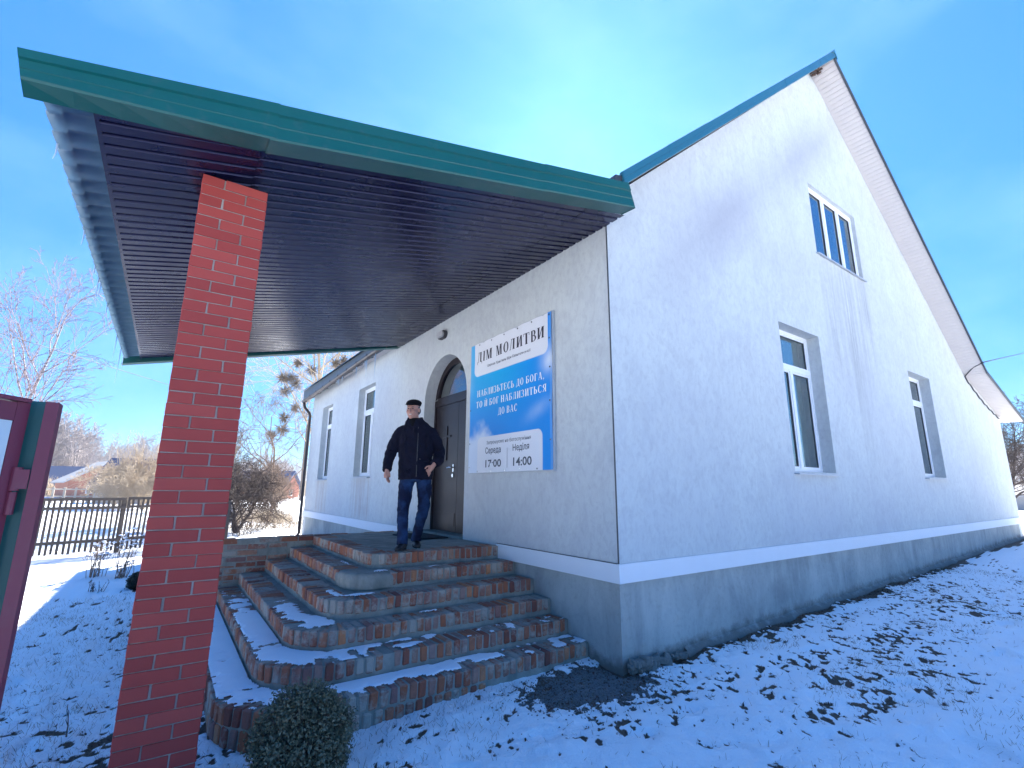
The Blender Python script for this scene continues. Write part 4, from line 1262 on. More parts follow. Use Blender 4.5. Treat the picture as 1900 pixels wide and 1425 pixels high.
def voxel(name, VF, vox, mat, smooth_it=2, parent=man, fold=0.0):
    o = obj(name, VF, mat, parent, smooth=True)
    r = o.modifiers.new('remesh', 'REMESH'); r.mode = 'VOXEL'; r.voxel_size = vox; r.use_smooth_shade = True
    s_ = o.modifiers.new('smooth', 'SMOOTH'); s_.iterations = smooth_it; s_.factor = 0.5
    if fold:
        d_ = o.modifiers.new('folds', 'DISPLACE'); d_.texture = folds; d_.texture_coords = 'GLOBAL'; d_.strength = fold; d_.mid_level = 0.5
    return o
def loft(pts, rads, sides=16):
    return tube([L(*p) for p in pts], rads, sides, ref=DD)
# head looks to picture left and a little toward the viewer
HC = L(-0.075, -0.02, 1.655)
hx = (-UU * 0.40 - DD * 0.92).normalized()          # face direction
hz = (Vector((0, 0, 1)) + hx * 0.05).normalized()
hy = hz.cross(hx).normalized(); hx = hy.cross(hz).normalized()
HM = Matrix((hx, hy, hz)).transposed()
def H(a, b, c): return HC + hx * a + hy * b + hz * c
def he(c, r): return ellipsoid(H(*c), r, 16, 12, HM.to_4x4())
head = [he((-0.012, 0, 0.035), (0.098, 0.078, 0.095)), he((0.022, 0, -0.035), (0.070, 0.066, 0.085)), he((0.045, 0, -0.088), (0.034, 0.036, 0.028)),
        he((0.092, 0, -0.010), (0.020, 0.013, 0.026)), he((0.104, 0, -0.024), (0.014, 0.015, 0.012)),
        he((0.078, 0, 0.028), (0.018, 0.045, 0.012)), he((0.066, 0.038, -0.030), (0.024, 0.022, 0.022)), he((0.066, -0.038, -0.030), (0.024, 0.022, 0.022)),
        he((0.086, 0, -0.056), (0.013, 0.028, 0.008)), he((0.084, 0, -0.072), (0.013, 0.024, 0.008)),
        he((-0.005, 0.079, -0.005), (0.018, 0.010, 0.032)), he((-0.005, -0.079, -0.005), (0.018, 0.010, 0.032))]
neck = loft([(-0.045, 0.01, 1.42), (-0.055, 0.0, 1.50), (-0.068, -0.01, 1.60)], [0.068, 0.060, 0.060])
torso_in = loft([(-0.01, 0, 0.86), (-0.02, 0, 1.0), (-0.03, 0.0, 1.25), (-0.04, 0.01, 1.42)], [(0.11, 0.15), (0.11, 0.15), (0.12, 0.17), (0.07, 0.10)])
def finger(base, dirs, lens, r0):
    pts = [base]; p = base
    for d_, l_ in zip(dirs, lens):
        p = p + d_.normalized() * l_; pts.append(p)
    return tube(pts, [r0, r0 * 0.97, r0 * 0.9, r0 * 0.72][:len(pts)], 8)
dn = Vector((0, 0, -1))
# hanging hand (picture left)
W1 = L(-0.345, -0.10, 0.905)
hd = (dn + UU * 0.10 - DD * 0.10).normalized()
pal = tube([L(-0.344, -0.068, 0.965), L(-0.345, -0.086, 0.93), W1, W1 + hd * 0.045, W1 + hd * 0.088], [(0.028, 0.028), (0.027, 0.024), (0.027, 0.021), (0.024, 0.040), (0.020, 0.040)], 12)
fing = []
across = (DD * 0.85 + UU * 0.3).normalized()
for i, l_ in enumerate((0.072, 0.080, 0.074, 0.058)):
    b_ = W1 + hd * 0.078 + across * (-0.030 + 0.020 * i)
    c_ = UU * 0.30
    fing.append(finger(b_, [hd + c_ * .5, hd + c_ * 1.6, hd + c_ * 3.2], [l_ * 0.48, l_ * 0.30, l_ * 0.25], 0.0095))
thumb = finger(W1 + hd * 0.02 - across * 0.030, [hd - across * 0.75 + UU * .25, hd - across * 0.25 + UU * .3, hd + UU * .3], [0.035, 0.030, 0.024], 0.0115)
arm1 = loft([(-0.20, 0.0, 1.37), (-0.318, 0.0, 1.11), (-0.342, -0.045, 0.99), (-0.345, -0.080, 0.93)], [0.045, 0.038, 0.030, 0.026], 12)
# hand going into the pocket (picture right)
W2 = L(0.190, -0.140, 0.955)
hd2 = (dn * 0.75 - UU * 0.60 + DD * 0.28).normalized()
pal2 = tube([L(0.222, -0.118, 1.005), W2 - hd2 * 0.02, W2 + hd2 * 0.03, W2 + hd2 * 0.08], [(0.029, 0.027), (0.027, 0.024), (0.026, 0.037), (0.021, 0.038)], 12)
ac2 = (dn * 0.7 + UU * 0.7).normalized()
fing2 = [finger(W2 + hd2 * 0.07 + ac2 * (-0.028 + 0.019 * i), [hd2 + dn * .3 + DD * .2, hd2 + dn * .6 + DD * .4, hd2 + dn + DD * .6], [l_ * .45, l_ * .3, l_ * .25], 0.0095) for i, l_ in enumerate((0.07, 0.078, 0.072, 0.056))]
thumb2 = finger(W2 + hd2 * 0.02 - ac2 * 0.03, [hd2 - ac2 * .7, hd2 - ac2 * .2, hd2 + dn * .2], [0.034, 0.03, 0.024], 0.0115)
arm2 = loft([(0.155, 0.0, 1.37), (0.272, 0.02, 1.15), (0.275, -0.04, 1.06), (0.222, -0.118, 1.005)], [0.045, 0.038, 0.032, 0.028], 12)
body = voxel('body', join(*head, neck, torso_in, pal, *fing, thumb, arm1, pal2, *fing2, thumb2, arm2), 0.0055, M['skin'], 2)
obj('teeth', ellipsoid(H(0.0925, 0.004, -0.064), (0.0065, 0.019, 0.0052), 12, 8, HM.to_4x4()), M['teeth'], body, smooth=True)
for sg in (-1, 1):
    obj('eye', ellipsoid(H(0.078, 0.029 * sg, 0.008), (0.010, 0.012, 0.006), 10, 8, HM.to_4x4()), M['eye_dark'], body, smooth=True)
    obj('eyebrow', ellipsoid(H(0.090, 0.030 * sg, 0.026), (0.008, 0.018, 0.004), 10, 8, HM.to_4x4()), M['hair'], body, smooth=True)
voxel('hair', join(he((-0.055, 0, -0.01), (0.055, 0.079, 0.065)), he((-0.012, 0.070, 0.02), (0.03, 0.014, 0.025)), he((-0.012, -0.070, 0.02), (0.03, 0.014, 0.025))), 0.006, M['hair'], 1)
# flat cap with a small peak
capm = join(he((-0.022, 0, 0.085), (0.112, 0.094, 0.048)), he((0.030, 0, 0.074), (0.082, 0.080, 0.036)), he((-0.02, 0, 0.062), (0.104, 0.087, 0.035)), he((0.098, 0, 0.056), (0.050, 0.062, 0.010)))
voxel('flat_cap', capm, 0.006, M['cap_cloth'], 2)
# jersey collar
voxel('jersey', join(loft([(-0.045, -0.02, 1.36), (-0.052, -0.015, 1.47), (-0.060, -0.012, 1.545)], [(0.10, 0.115), (0.078, 0.080), (0.066, 0.068)], 16)), 0.008, M['jersey_cloth'], 1)
# jacket
coat = [loft([(-0.01, 0.0, 0.80), (-0.01, 0.0, 0.90), (-0.015, 0.0, 1.02), (-0.02, 0.0, 1.18), (-0.022, 0.0, 1.32), (-0.028, 0.005, 1.40), (-0.032, 0.008, 1.44), (-0.04, 0.01, 1.485), (-0.05, 0.01, 1.53)],
             [(0.150, 0.212), (0.152, 0.210), (0.148, 0.202), (0.150, 0.212), (0.144, 0.222), (0.132, 0.215), (0.118, 0.185), (0.095, 0.125), (0.082, 0.090)], 24),
        loft([(-0.10, 0.01, 1.42), (-0.20, 0.0, 1.375), (-0.272, 0.01, 1.25), (-0.318, 0.0, 1.11), (-0.342, -0.04, 0.99), (-0.347, -0.088, 0.905)],
             [0.068, 0.080, 0.074, 0.066, 0.060, 0.055], 16),
        loft([(0.06, 0.01, 1.42), (0.155, 0.0, 1.375), (0.225, 0.015, 1.27), (0.272, 0.02, 1.15), (0.275, -0.04, 1.055), (0.205, -0.128, 0.98)],
             [0.068, 0.080, 0.078, 0.072, 0.065, 0.056], 16)]
for (u, d, z, a, b, c) in ((-0.14, -0.13, 1.2, .03, .012, .09), (0.12, -0.14, 1.25, .02, .012, .10), (0.0, -0.15, 1.05, .01, .012, .16), (-0.09, -0.145, 0.90, .06, .015, .02), (-0.31, -0.055, 1.13, .05, .02, .012), (-0.32, -0.06, 1.07, .05, .02, .011), (0.27, -0.05, 1.16, .05, .025, .012), (0.1, -0.12, 1.02, .07, .02, .012), (-0.05, -0.14, 1.36, .012, .014, .07)):
    coat.append(ellipsoid(L(u, d, z), (a, b, c), 10, 8))
# turned-up collar
coat.append(loft([(-0.125, -0.05, 1.42), (-0.125, -0.035, 1.50), (-0.115, -0.01, 1.555)], [(0.018, 0.045), (0.014, 0.04), (0.010, 0.03)], 10))
coat.append(loft([(0.035, -0.03, 1.43), (0.03, -0.015, 1.51), (0.02, 0.01, 1.565)], [(0.018, 0.045), (0.014, 0.04), (0.010, 0.03)], 10))
co = voxel('jacket', join(*coat), 0.009, M['coat_cloth'], 2, fold=0.035)
obj('zip', tube([L(0.0, -0.160 + 0.040 * max(0, t - 0.65) / 0.35, 0.83 + 0.60 * t) for t in [i / 12 for i in range(13)]], 0.0045, 6), M['lamp_dark'], co)
obj('button', ellipsoid(L(0.035, -0.158, 1.20), (0.009, 0.006, 0.009), 8, 6), M['eye_dark'], co)
obj('button', ellipsoid(L(0.033, -0.158, 1.04), (0.009, 0.006, 0.009), 8, 6), M['eye_dark'], co)
# jeans
jn = [loft([(-0.01, 0.0, 0.98), (-0.01, 0.0, 0.86), (-0.01, 0.0, 0.78)], [(0.11, 0.165), (0.12, 0.18), (0.10, 0.16)], 20),
      loft([(-0.095, 0.0, 0.86), (-0.115, -0.02, 0.70), (-0.130, -0.05, 0.50), (-0.132, -0.07, 0.43), (-0.125, -0.09, 0.25), (-0.120, -0.12, 0.10), (-0.118, -0.13, 0.055)],
           [(0.10, 0.098), (0.092, 0.090), (0.074, 0.072), (0.070, 0.068), (0.066, 0.064), (0.062, 0.062), (0.066, 0.066)], 18),
      loft([(0.085, 0.0, 0.86), (0.105, 0.0, 0.70), (0.110, 0.015, 0.52), (0.100, 0.06, 0.42), (0.070, 0.13, 0.26), (0.040, 0.19, 0.12), (0.038, 0.20, 0.07)],
           [(0.10, 0.098), (0.092, 0.090), (0.075, 0.072), (0.070, 0.068), (0.064, 0.062), (0.060, 0.060), (0.064, 0.064)], 18)]
for (u, d, z) in ((-0.13, -0.125, 0.43), (-0.12, -0.14, 0.12), (-0.12, -0.13, 0.17), (0.09, 0.0, 0.44), (0.04, 0.14, 0.13)):
    jn.append(ellipsoid(L(u, d, z), (0.055, 0.03, 0.010), 10, 6))
voxel('jeans', join(*jn), 0.009, M['denim'], 2, fold=0.028)
def shoe(u, d, z, ang, pitch):
    f = (-DD * math.cos(ang) - UU * math.sin(ang)).normalized()
    sde = Vector((0, 0, 1)).cross(f)
    R_ = Matrix((f, sde, Vector((0, 0, 1)))).transposed().to_4x4()
    R_ = R_ @ Matrix.Rotation(pitch, 4, 'Y')
    P_ = L(u, d, z)
    T_ = Matrix.Translation(P_) @ R_
    up = tube([T_ @ Vector(p) for p in ((-0.09, 0, 0.045), (-0.06, 0, 0.05), (0.0, 0, 0.048), (0.08, 0, 0.036), (0.14, 0, 0.028), (0.175, 0, 0.024))], [(0.030, 0.030), (0.045, 0.038), (0.045, 0.040), (0.034, 0.046), (0.026, 0.043), (0.014, 0.025)], 14)
    ank = tube([T_ @ Vector((-0.045, 0, 0.05)), T_ @ Vector((-0.045, 0, 0.12))], [0.045, 0.045], 12)
    s_ = voxel('shoe', join(up, ank), 0.007, M['shoe_leather'], 1)
    pts = []
    for i in range(20):
        t = 2 * math.pi * i / 20
        pts.append(T_ @ Vector((0.042 + 0.138 * math.cos(t), 0.043 * math.sin(t) * (1 + 0.1 * math.cos(t)), 0.0)))
    obj('shoe_sole', prism(pts, tuple(R_.to_3x3() @ Vector((0, 0, 0.022)))), M['black_rubber'], s_)
shoe(-0.118, -0.13, 0.002, 0.35, 0.0)
shoe(0.035, 0.195, 0.004, -0.15, 0.05)

# ------------------------------------------------------------------ open gate, left foreground
gate = thing('gate_leaf', 'maroon metal gate leaf with a pale panel standing open at the left edge', 'gate', (-3.90, -1.5, 0))
gd = Vector((-0.60, -0.80, 0)); gn = Vector((0.80, -0.60, 0))
G0 = Vector((-3.880, -1.50, 0))
def gbox(a0, a1, b0, b1, z0, z1):
    V = []
    for z in (z0, z1):
        for (a_, b_) in ((a0, b0), (a1, b0), (a1, b1), (a0, b1)):
            p = G0 + gd * a_ + gn * b_
            V.append((p.x, p.y, z))
    return V, [(0, 3, 2, 1), (4, 5, 6, 7), (0, 1, 5, 4), (1, 2, 6, 5), (2, 3, 7, 6), (3, 0, 4, 7)]
obj('gate_stile', gbox(0.0, 0.034, -0.012, 0.012, 0.10, 1.815), M['gate_maroon'], gate)
obj('gate_stile', gbox(0.95, 0.995, -0.02, 0.02, 0.10, 1.815), M['gate_maroon'], gate)
obj('gate_rail', gbox(0.035, 0.949, -0.012, 0.012, 1.765, 1.812), M['gate_maroon'], gate)
obj('gate_rail', gbox(0.035, 0.949, -0.012, 0.012, 0.10, 0.147), M['gate_maroon'], gate)
obj('gate_cap', gbox(0.006, 0.97, -0.018, 0.020, 1.816, 1.826), M['gate_maroon'], gate)
obj('gate_panel', gbox(0.035, 0.949, 0.002, 0.009, 0.148, 1.764), M['gate_panel'], gate)
gp = thing('gate_post', 'maroon gate post with a teal strip and rusty hinge', 'gate post', (-3.84, -1.5, 0))
obj('post_tube', box(-3.840, -3.813, -1.52, -1.46, -0.3, 1.822), M['gate_maroon'], gp)
obj('teal_strip', box(-3.905, -3.8405, -1.480, -1.465, -0.3, 1.826), M['gate_teal'], gp)
obj('hinge', join(tube([(-3.868, -1.512, 1.585), (-3.868, -1.512, 1.645)], 0.011, 10), tube([(-3.868, -1.512, 1.525), (-3.868, -1.512, 1.582)], 0.0095, 10), box(-3.868, -3.842, -1.5225, -1.5205, 1.59, 1.64)), M['gate_maroon'], gp)

# ------------------------------------------------------------------ picket fence
A0 = Vector((-5.60, 10.35, 0)); A1 = Vector((-3.72, 10.95, 0))
fd = (A1 - A0).normalized(); fn_ = Vector((fd.y, -fd.x, 0))
fence = thing('picket_fence', 'dark weathered wooden picket fence across the snowy yard', 'fence', (-4.6, 10.6, 0.1))
rng = random.Random(9)
pk = [mesh(*cbox(0.021, 0.008, 0.55, 0.003, 0.003, rng)) for _ in range(6)]
t = -4.6
while t < 3.0:
    p = A0 + fd * t
    zb = gzf(p.x, p.y)
    Mx = Matrix.Translation((p.x, p.y, zb + 0.62 + rng.uniform(-.015, .015))) @ Matrix.Rotation(math.atan2(fd.y, fd.x), 4, 'Z') @ Matrix.Rotation(rng.uniform(-.02, .02), 4, 'Y')
    put('picket', rng.choice(pk), M['weathered_wood'], fence, Mx)
    t += 0.0885 + rng.uniform(-.004, .004)
ang = math.atan2(fd.y, fd.x)
for (zz, hh) in ((1.165, 0.03), (0.985, 0.028), (0.30, 0.03)):
    for seg, hl in ((-4.7, 1.53), (-1.6, 1.53), (1.5, 0.78)):
        q = A0 + fd * (seg + hl) + fn_ * 0.026
        put('rail', mesh(*cbox(hl, 0.016, hh, 0.003)), M['weathered_wood'], fence, Matrix.Translation((q.x, q.y, gzf(q.x, q.y) + zz)) @ Matrix.Rotation(ang, 4, 'Z'))
for seg in (-4.7, -1.65, 1.45):
    q = A0 + fd * seg - fn_ * 0.06
    put('fence_post', mesh(*cbox(0.045, 0.045, 0.75, 0.006)), M['weathered_wood'], fence, Matrix.Translation((q.x, q.y, gzf(q.x, q.y) + 0.38)))
o = put('wooden_post', mesh(*cbox(0.075, 0.075, 0.80, 0.01, 0.004, rng)), M['weathered_wood'], None, Matrix.Translation((-2.20, 10.9, 0.45)))
props(o, 'thick dark wooden post standing just right of the brick pillar', 'post')
# ------------------------------------------------------------------ vegetation
def grow(rng, base, direc, length, r, levels, kids, wander=0.18, up=0.05, droop=0.0, spread=0.75, ratio=0.55, segs=None, lev=0, minr=0.002, start=0.2):
    if segs is None: segs = []
    n = 6 if lev == 0 else (4 if lev < levels - 1 else 3)
    p = Vector(base); d = Vector(direc).normalized()
    pts = [(p.copy(), d.copy(), r)]
    for i in range(n):
        d = (d + Vector((rng.gauss(0, wander), rng.gauss(0, wander), rng.gauss(0, wander) + up - droop * (i / n) * lev))).normalized()
        q = p + d * (length / n)
        r1 = max(minr, r * (1 - 0.80 * (i + 1) / n))
        segs.append((p.x, p.y, p.z, q.x, q.y, q.z, max(minr, r * (1 - 0.80 * i / n)), r1, lev))
        p = q; pts.append((p.copy(), d.copy(), r1))
    if lev < levels:
        nk = kids[lev] if lev < len(kids) else kids[-1]
        for c in range(nk):
            t = start + (1 - start) * (c + rng.random()) / nk
            i = min(n - 1, int(t * n)); f = t * n - i
            pos = pts[i][0].lerp(pts[i + 1][0], f)
            dd = pts[i][1]
            ax = Vector((rng.gauss(0, 1), rng.gauss(0, 1), rng.gauss(0, 1)))
            ax = (ax - dd * ax.dot(dd)).normalized()
            nd = (dd + ax * spread * rng.uniform(0.7, 1.3)).normalized()
            grow(rng, pos, nd, length * ratio * (1.15 - 0.55 * t) * rng.uniform(0.75, 1.2), max(minr, pts[i][2] * 0.55), levels, kids, wander * 1.15, up * 0.8, droop, spread, ratio, segs, lev + 1, minr, 0.12)
    return segs

def segs_mesh(S_, sides=3):
    S_ = np.asarray(S_, float)
    a = S_[:, 0:3]; b = S_[:, 3:6]
    t = b - a; t /= np.maximum(np.linalg.norm(t, axis=1, keepdims=True), 1e-9)
    ref = np.where(np.abs(t[:, 2:3]) < 0.9, np.array([[0, 0, 1.0]]), np.array([[1.0, 0, 0]]))
    u = np.cross(ref, t); u /= np.linalg.norm(u, axis=1, keepdims=True)
    w = np.cross(t, u)
    V = []
    for k in range(sides):
        an = 2 * math.pi * k / sides
        o_ = u * math.cos(an) + w * math.sin(an)
        V.append(a + o_ * S_[:, 6:7]); V.append(b + o_ * S_[:, 7:8])
    V = np.stack(V, 1)                       # n, 2*sides, 3
    n = len(S_)
    base = (np.arange(n) * 2 * sides)[:, None, None]
    fq = np.array([[2 * k, 2 * ((k + 1) % sides), 2 * ((k + 1) % sides) + 1, 2 * k + 1] for k in range(sides)])[None]
    return V.reshape(-1, 3), (base + fq).reshape(-1, 4)

def bare_tree(name, label, cat, loc, h, seed, mats, levels=4, kids=(12, 6, 5, 4), spread=0.7, up=0.05, droop=0.0, ratio=0.55, r=0.1, minr=0.006, wander=0.12, lean=(0, 0), group=None, start=0.2, stems=1):
    rg = random.Random(seed)
    z = gzf(loc[0], loc[1]) - 0.05
    t = thing(name, label, cat, (loc[0], loc[1], z), group)
    S_ = []
    for s_ in range(stems):
        a = rg.random() * 6.28
        ld = (lean[0] + (0.35 * math.cos(a) if stems > 1 else 0), lean[1] + (0.35 * math.sin(a) if stems > 1 else 0), 1)
        S_ += grow(rg, (loc[0] + (rg.uniform(-.1, .1) if stems > 1 else 0), loc[1], z), ld, h * (rg.uniform(.75, 1.0) if stems > 1 else 1), r, levels, kids, wander, up, droop, spread, ratio, None, 0, minr, start)
    A = np.asarray(S_)
    tr = A[A[:, 8] <= 1]; cr_ = A[A[:, 8] > 1]
    put('trunk', mesh_np(*segs_mesh(tr, 7), True), M[mats[0]], t)
    if len(cr_): put('crown', mesh_np(*segs_mesh(cr_, 3)), M[mats[1]], t)
    return t, A

bare_tree('birch_tree', 'tall bare birch with fine purplish twigs rising behind the gate post', 'tree', (-8.6, 22.2), 7.9, 4, ('birch_bark', 'birch_twig'), 4, (14, 7, 5, 3), 0.72, 0.10, 0.06, 0.52, 0.10, 0.007, 0.10, start=0.16)
mt, A = bare_tree('mistletoe_tree', 'big bare tree with round mistletoe clumps seen between pillar and house', 'tree', (3.6, 25.3), 13.5, 21, ('twig_tan', 'twig_tan'), 4, (18, 9, 6, 4), 0.95, 0.07, 0.03, 0.60, 0.15, 0.009, 0.13, start=0.10)
# mistletoe balls
rg = random.Random(8)
Rm = np.array(ROT)
def onray(px, py, D):
    d = Rm @ np.array([(px - 950) / 897, -(py - 712.5) / 897, -1.0])
    return Vector(CAM) + Vector(d) * (D / math.hypot(d[0], d[1]))
for i, (px, py, rr) in enumerate(((526, 701, .42), (541, 700, .36), (549, 712, .4), (529, 726, .42), (547, 757, .3), (528, 775, .40), (524, 797, .42), (503, 806, .3), (553, 674, .34), (622, 674, .34), (579, 686, .4), (632, 680, .3), (638, 668, .3))):
    c = onray(px, py, 27.0)
    S_ = []
    for j in range(150):
        v = Vector((rg.gauss(0, 1), rg.gauss(0, 1), rg.gauss(0, 1))).normalized()
        a_ = c + v * rr * rg.uniform(0, 0.4); b_ = c + (v + Vector((rg.gauss(0, .25), rg.gauss(0, .25), rg.gauss(0, .25)))) * rr * rg.uniform(0.7, 1.0) * 0.9
        S_.append((*a_, *b_, 0.010, 0.008))
    put('mistletoe', mesh_np(*segs_mesh(S_, 3)), M['mistletoe'], mt)

bare_tree('garden_tree', 'small dark spreading tree with tangled branches right of the pillar', 'tree', (-1.55, 14.2), 1.9, 33, ('twig_dark', 'twig_dark'), 4, (11, 6, 4, 3), 1.25, 0.0, 0.04, 0.85, 0.055, 0.0055, 0.22, start=0.15, stems=3)
bare_tree('orchard_tree', 'bare brown tree against the sky just left of the downpipe', 'tree', (0.3, 20.0), 4.6, 35, ('twig_brown', 'twig_brown'), 4, (9, 6, 4, 3), 0.9, 0.05, 0.03, 0.62, 0.07, 0.006, 0.16, start=0.15)
bare_tree('sapling', 'cluster of thin upright saplings beside the brick pillar', 'sapling', (-0.9, 30.0), 4.2, 36, ('twig_brown', 'twig_brown'), 3, (7, 5, 3), 0.5, 0.14, 0.0, 0.5, 0.03, 0.008, 0.10, start=0.2, stems=9)
for i, (x, y, h, s_) in enumerate(((-5.3, 33, 3.6, 51), (-4.6, 36, 3.6, 52))):
    bare_tree('whip_shoots', ('clump of upright bare shoots above the tan bushes, nearer to the pillar' if i else 'clump of upright bare shoots above the tan bushes, farther from the pillar'), 'shrub', (x, y), h, s_, ('twig_tan', 'twig_tan'), 2, (4, 3), 0.35, 0.2, 0.0, 0.4, 0.03, 0.009, 0.06, stems=16)
LB = ('tan leafless bush behind the picket fence, closest to the brick house', 'tan leafless bush in the middle of the row behind the fence', 'tan leafless bush next to the brick pillar, hiding the blue roof')
for i, (x, y, h, s_) in enumerate(((-6.0, 36, 2.2, 61), (-5.1, 33, 2.3, 62), (-4.4, 31, 2.0, 63))):
    bare_tree('leafless_bush', LB[i], 'bush', (x, y), h, s_, ('twig_tan', 'twig_tan'), 4, (7, 5, 4, 3), 0.95, 0.05, 0.0, 0.7, 0.04, 0.008, 0.2, stems=7, group='tan bushes behind the picket fence')
for i, (x, y, h, s_) in enumerate(((-1.2, 26.5, 1.9, 71), (0.8, 30, 2.2, 72), (2.6, 33, 2.4, 73))):
    bare_tree('leafless_bush', ('brown bush in the snowy field beside the pillar', 'brown bush in the field midway between pillar and downpipe', 'brown bush in the field just left of the downpipe')[i], 'bush', (x, y), h, s_, ('twig_brown', 'twig_brown'), 4, (7, 5, 4, 3), 0.95, 0.05, 0.0, 0.7, 0.04, 0.009, 0.2, stems=7, group='brown bushes in the field behind the house')
# dry weeds beyond the low wall
S_ = []
rg = random.Random(44)
for i in range(5200):
    x = rg.uniform(-2.4, 1.2); y = rg.uniform(15.0, 23.5)
    if vn(np.array([x]), np.array([y]), 1.6, 3)[0] < 0.45: continue
    z = gzf(x, y); h = rg.uniform(0.12, 0.5)
    S_.append((x, y, z - .02, x + rg.gauss(0, .10), y + rg.gauss(0, .10), z + h, 0.004, 0.0025))
o = put('dry_weeds', mesh_np(*segs_mesh(S_, 3)), M['twig_tan'])
props(o, 'dry straw-coloured weeds standing out of the snow beyond the low wall', 'weeds', kind='stuff')

# hydrangea-like shrubs inside the yard
def stem_shrub(name, label, x, y, n, h, sp, seed, mat, heads=True, group=None):
    rg = random.Random(seed); z = gzf(x, y)
    t = thing(name, label, 'shrub', (x, y, z), group)
    S_, tops = [], []
    for i in range(n):
        a = rg.random() * 6.28; p = Vector((x + rg.gauss(0, .05), y + rg.gauss(0, .05), z - .03))
        d = Vector((math.cos(a) * sp * rg.random(), math.sin(a) * sp * rg.random(), 1)).normalized()
        hh = h * rg.uniform(.6, 1.0)
        for k_ in range(4):
            q = p + d * hh / 4
            S_.append((*p, *q, 0.0055 - .001 * k_, 0.0045 - .001 * k_)); p = q
            d = (d + Vector((rg.gauss(0, .10), rg.gauss(0, .10), 0.05))).normalized()
            if rg.random() < .6:
                e = p + (d + Vector((rg.gauss(0, .5), rg.gauss(0, .5), .2))).normalized() * hh * .22
                S_.append((*p, *e, 0.003, 0.0015)); tops.append(e)
        tops.append(p)
    put('stems', mesh_np(*segs_mesh(S_, 4)), M[mat], t)
    if heads:
        parts, caps = [], []
        for q in tops:
            if rg.random() < .45:
                for j in range(14):
                    c = q + Vector((rg.gauss(0, .03), rg.gauss(0, .03), rg.gauss(0, .02)))
                    parts.append(xf(([(-.012, 0, 0), (0, .008, .003), (.012, 0, 0), (0, -.008, .003)], [(0, 1, 2, 3)]), Matrix.Translation(c) @ Matrix.Rotation(rg.random() * 6, 4, 'Z') @ Matrix.Rotation(rg.random() * 3, 4, 'X')))
                if rg.random() < .5: caps.append(ellipsoid(q + Vector((0, 0, .03)), (.035, .035, .012), 8, 5))
        obj('dry_flower_heads', join(*parts), M['dead_leaf'], t, kind='stuff')
        if caps:
            obj('snow_caps', join(*caps), M['snow'], t, smooth=True, kind='stuff')
stem_shrub('stem_shrub', 'thin reddish shrub with dry flower heads at the fence, nearer to the gate post', -4.32, 7.7, 22, 0.62, 0.5, 1, 'twig_brown')
stem_shrub('stem_shrub', 'thin reddish shrub with snow-capped dry heads at the fence, nearer to the pillar', -3.93, 7.5, 22, 0.72, 0.45, 2, 'twig_brown')
stem_shrub('stem_shrub', 'very small dark twiggy shrub in front of the fence shrubs', -4.18, 6.4, 16, 0.20, 0.8, 3, 'twig_dark', False)
stem_shrub('young_stem', 'single thin dry stem sticking up from the snow beside the pillar foot', -3.855, 1.38, 1, 0.22, 0.15, 5, 'twig_dark', False)

def leafy(name, label, c, r, nleaf, seed, lmat, flat=0.95, leaf=0.011, cat='bush'):
    rg = np.random.RandomState(seed)
    x, y = c; z = gzf(x, y)
    t = thing(name, label, cat, (x, y, z))
    cen = np.array([x, y, z + r * flat * 0.75])
    v = rg.normal(size=(nleaf, 3)); v /= np.linalg.norm(v, axis=1, keepdims=True)
    rad = rg.uniform(0.45, 1.0, (nleaf, 1)) ** 0.45
    bump_ = 1 + 0.10 * np.sin(v[:, :1] * 7 + 1) * np.cos(v[:, 1:2] * 6) + 0.05 * np.sin(v[:, 2:] * 9) + rg.normal(0, .055, (nleaf, 1))
    p = cen + v * rad * bump_ * np.array([r, r, r * flat])
    p = p[p[:, 2] > z - 0.02]
    n = len(p)
    a = rg.normal(size=(n, 3)); a /= np.linalg.norm(a, axis=1, keepdims=True)
    b = np.cross(a, rg.normal(size=(n, 3))); b /= np.linalg.norm(b, axis=1, keepdims=True)
    s_ = rg.uniform(0.6, 1.25, (n, 1)) * leaf
    cc = np.cross(a, b)
    V = np.stack([p - a * s_, p + b * s_ * .5 + cc * s_ * .15, p + a * s_, p - b * s_ * .5 + cc * s_ * .15], 1).reshape(-1, 3)
    F = np.arange(4 * n).reshape(-1, 4)
    put('foliage', mesh_np(V, F), M[lmat], t)['kind'] = 'stuff'
    S_ = []
    for i in range(420):
        v_ = rg.normal(size=3); v_ /= np.linalg.norm(v_)
        if v_[2] < -0.35: v_[2] *= -1
        q = cen + v_ * np.array([r, r, r * flat]) * rg.uniform(.75, 1.08)
        s0 = np.array([x, y, z]) + rg.normal(size=3) * .04
        mid = s0 * .5 + q * .5 + rg.normal(size=3) * .02
        S_.append((*s0, *mid, .005, .003)); S_.append((*mid, *q, .003, .0012))
    put('twigs', mesh_np(*segs_mesh(S_, 3)), M['twig_dark'], t)
    return t
leafy('boxwood_bush', 'rounded grey-green boxwood bush in front of the lowest step', (-2.70, 0.02), 0.285, 17000, 3, 'boxwood_leaf', 0.98, 0.0115)
simple('dark_leaf', (0.02, 0.03, 0.022), 0.8, var=0.6, scale=30)
leafy('dark_shrub', 'small dark evergreen shrub beside the brick pillar, in front of the fence', (-3.66, 6.35), 0.17, 3500, 5, 'dark_leaf', 0.8, 0.016)

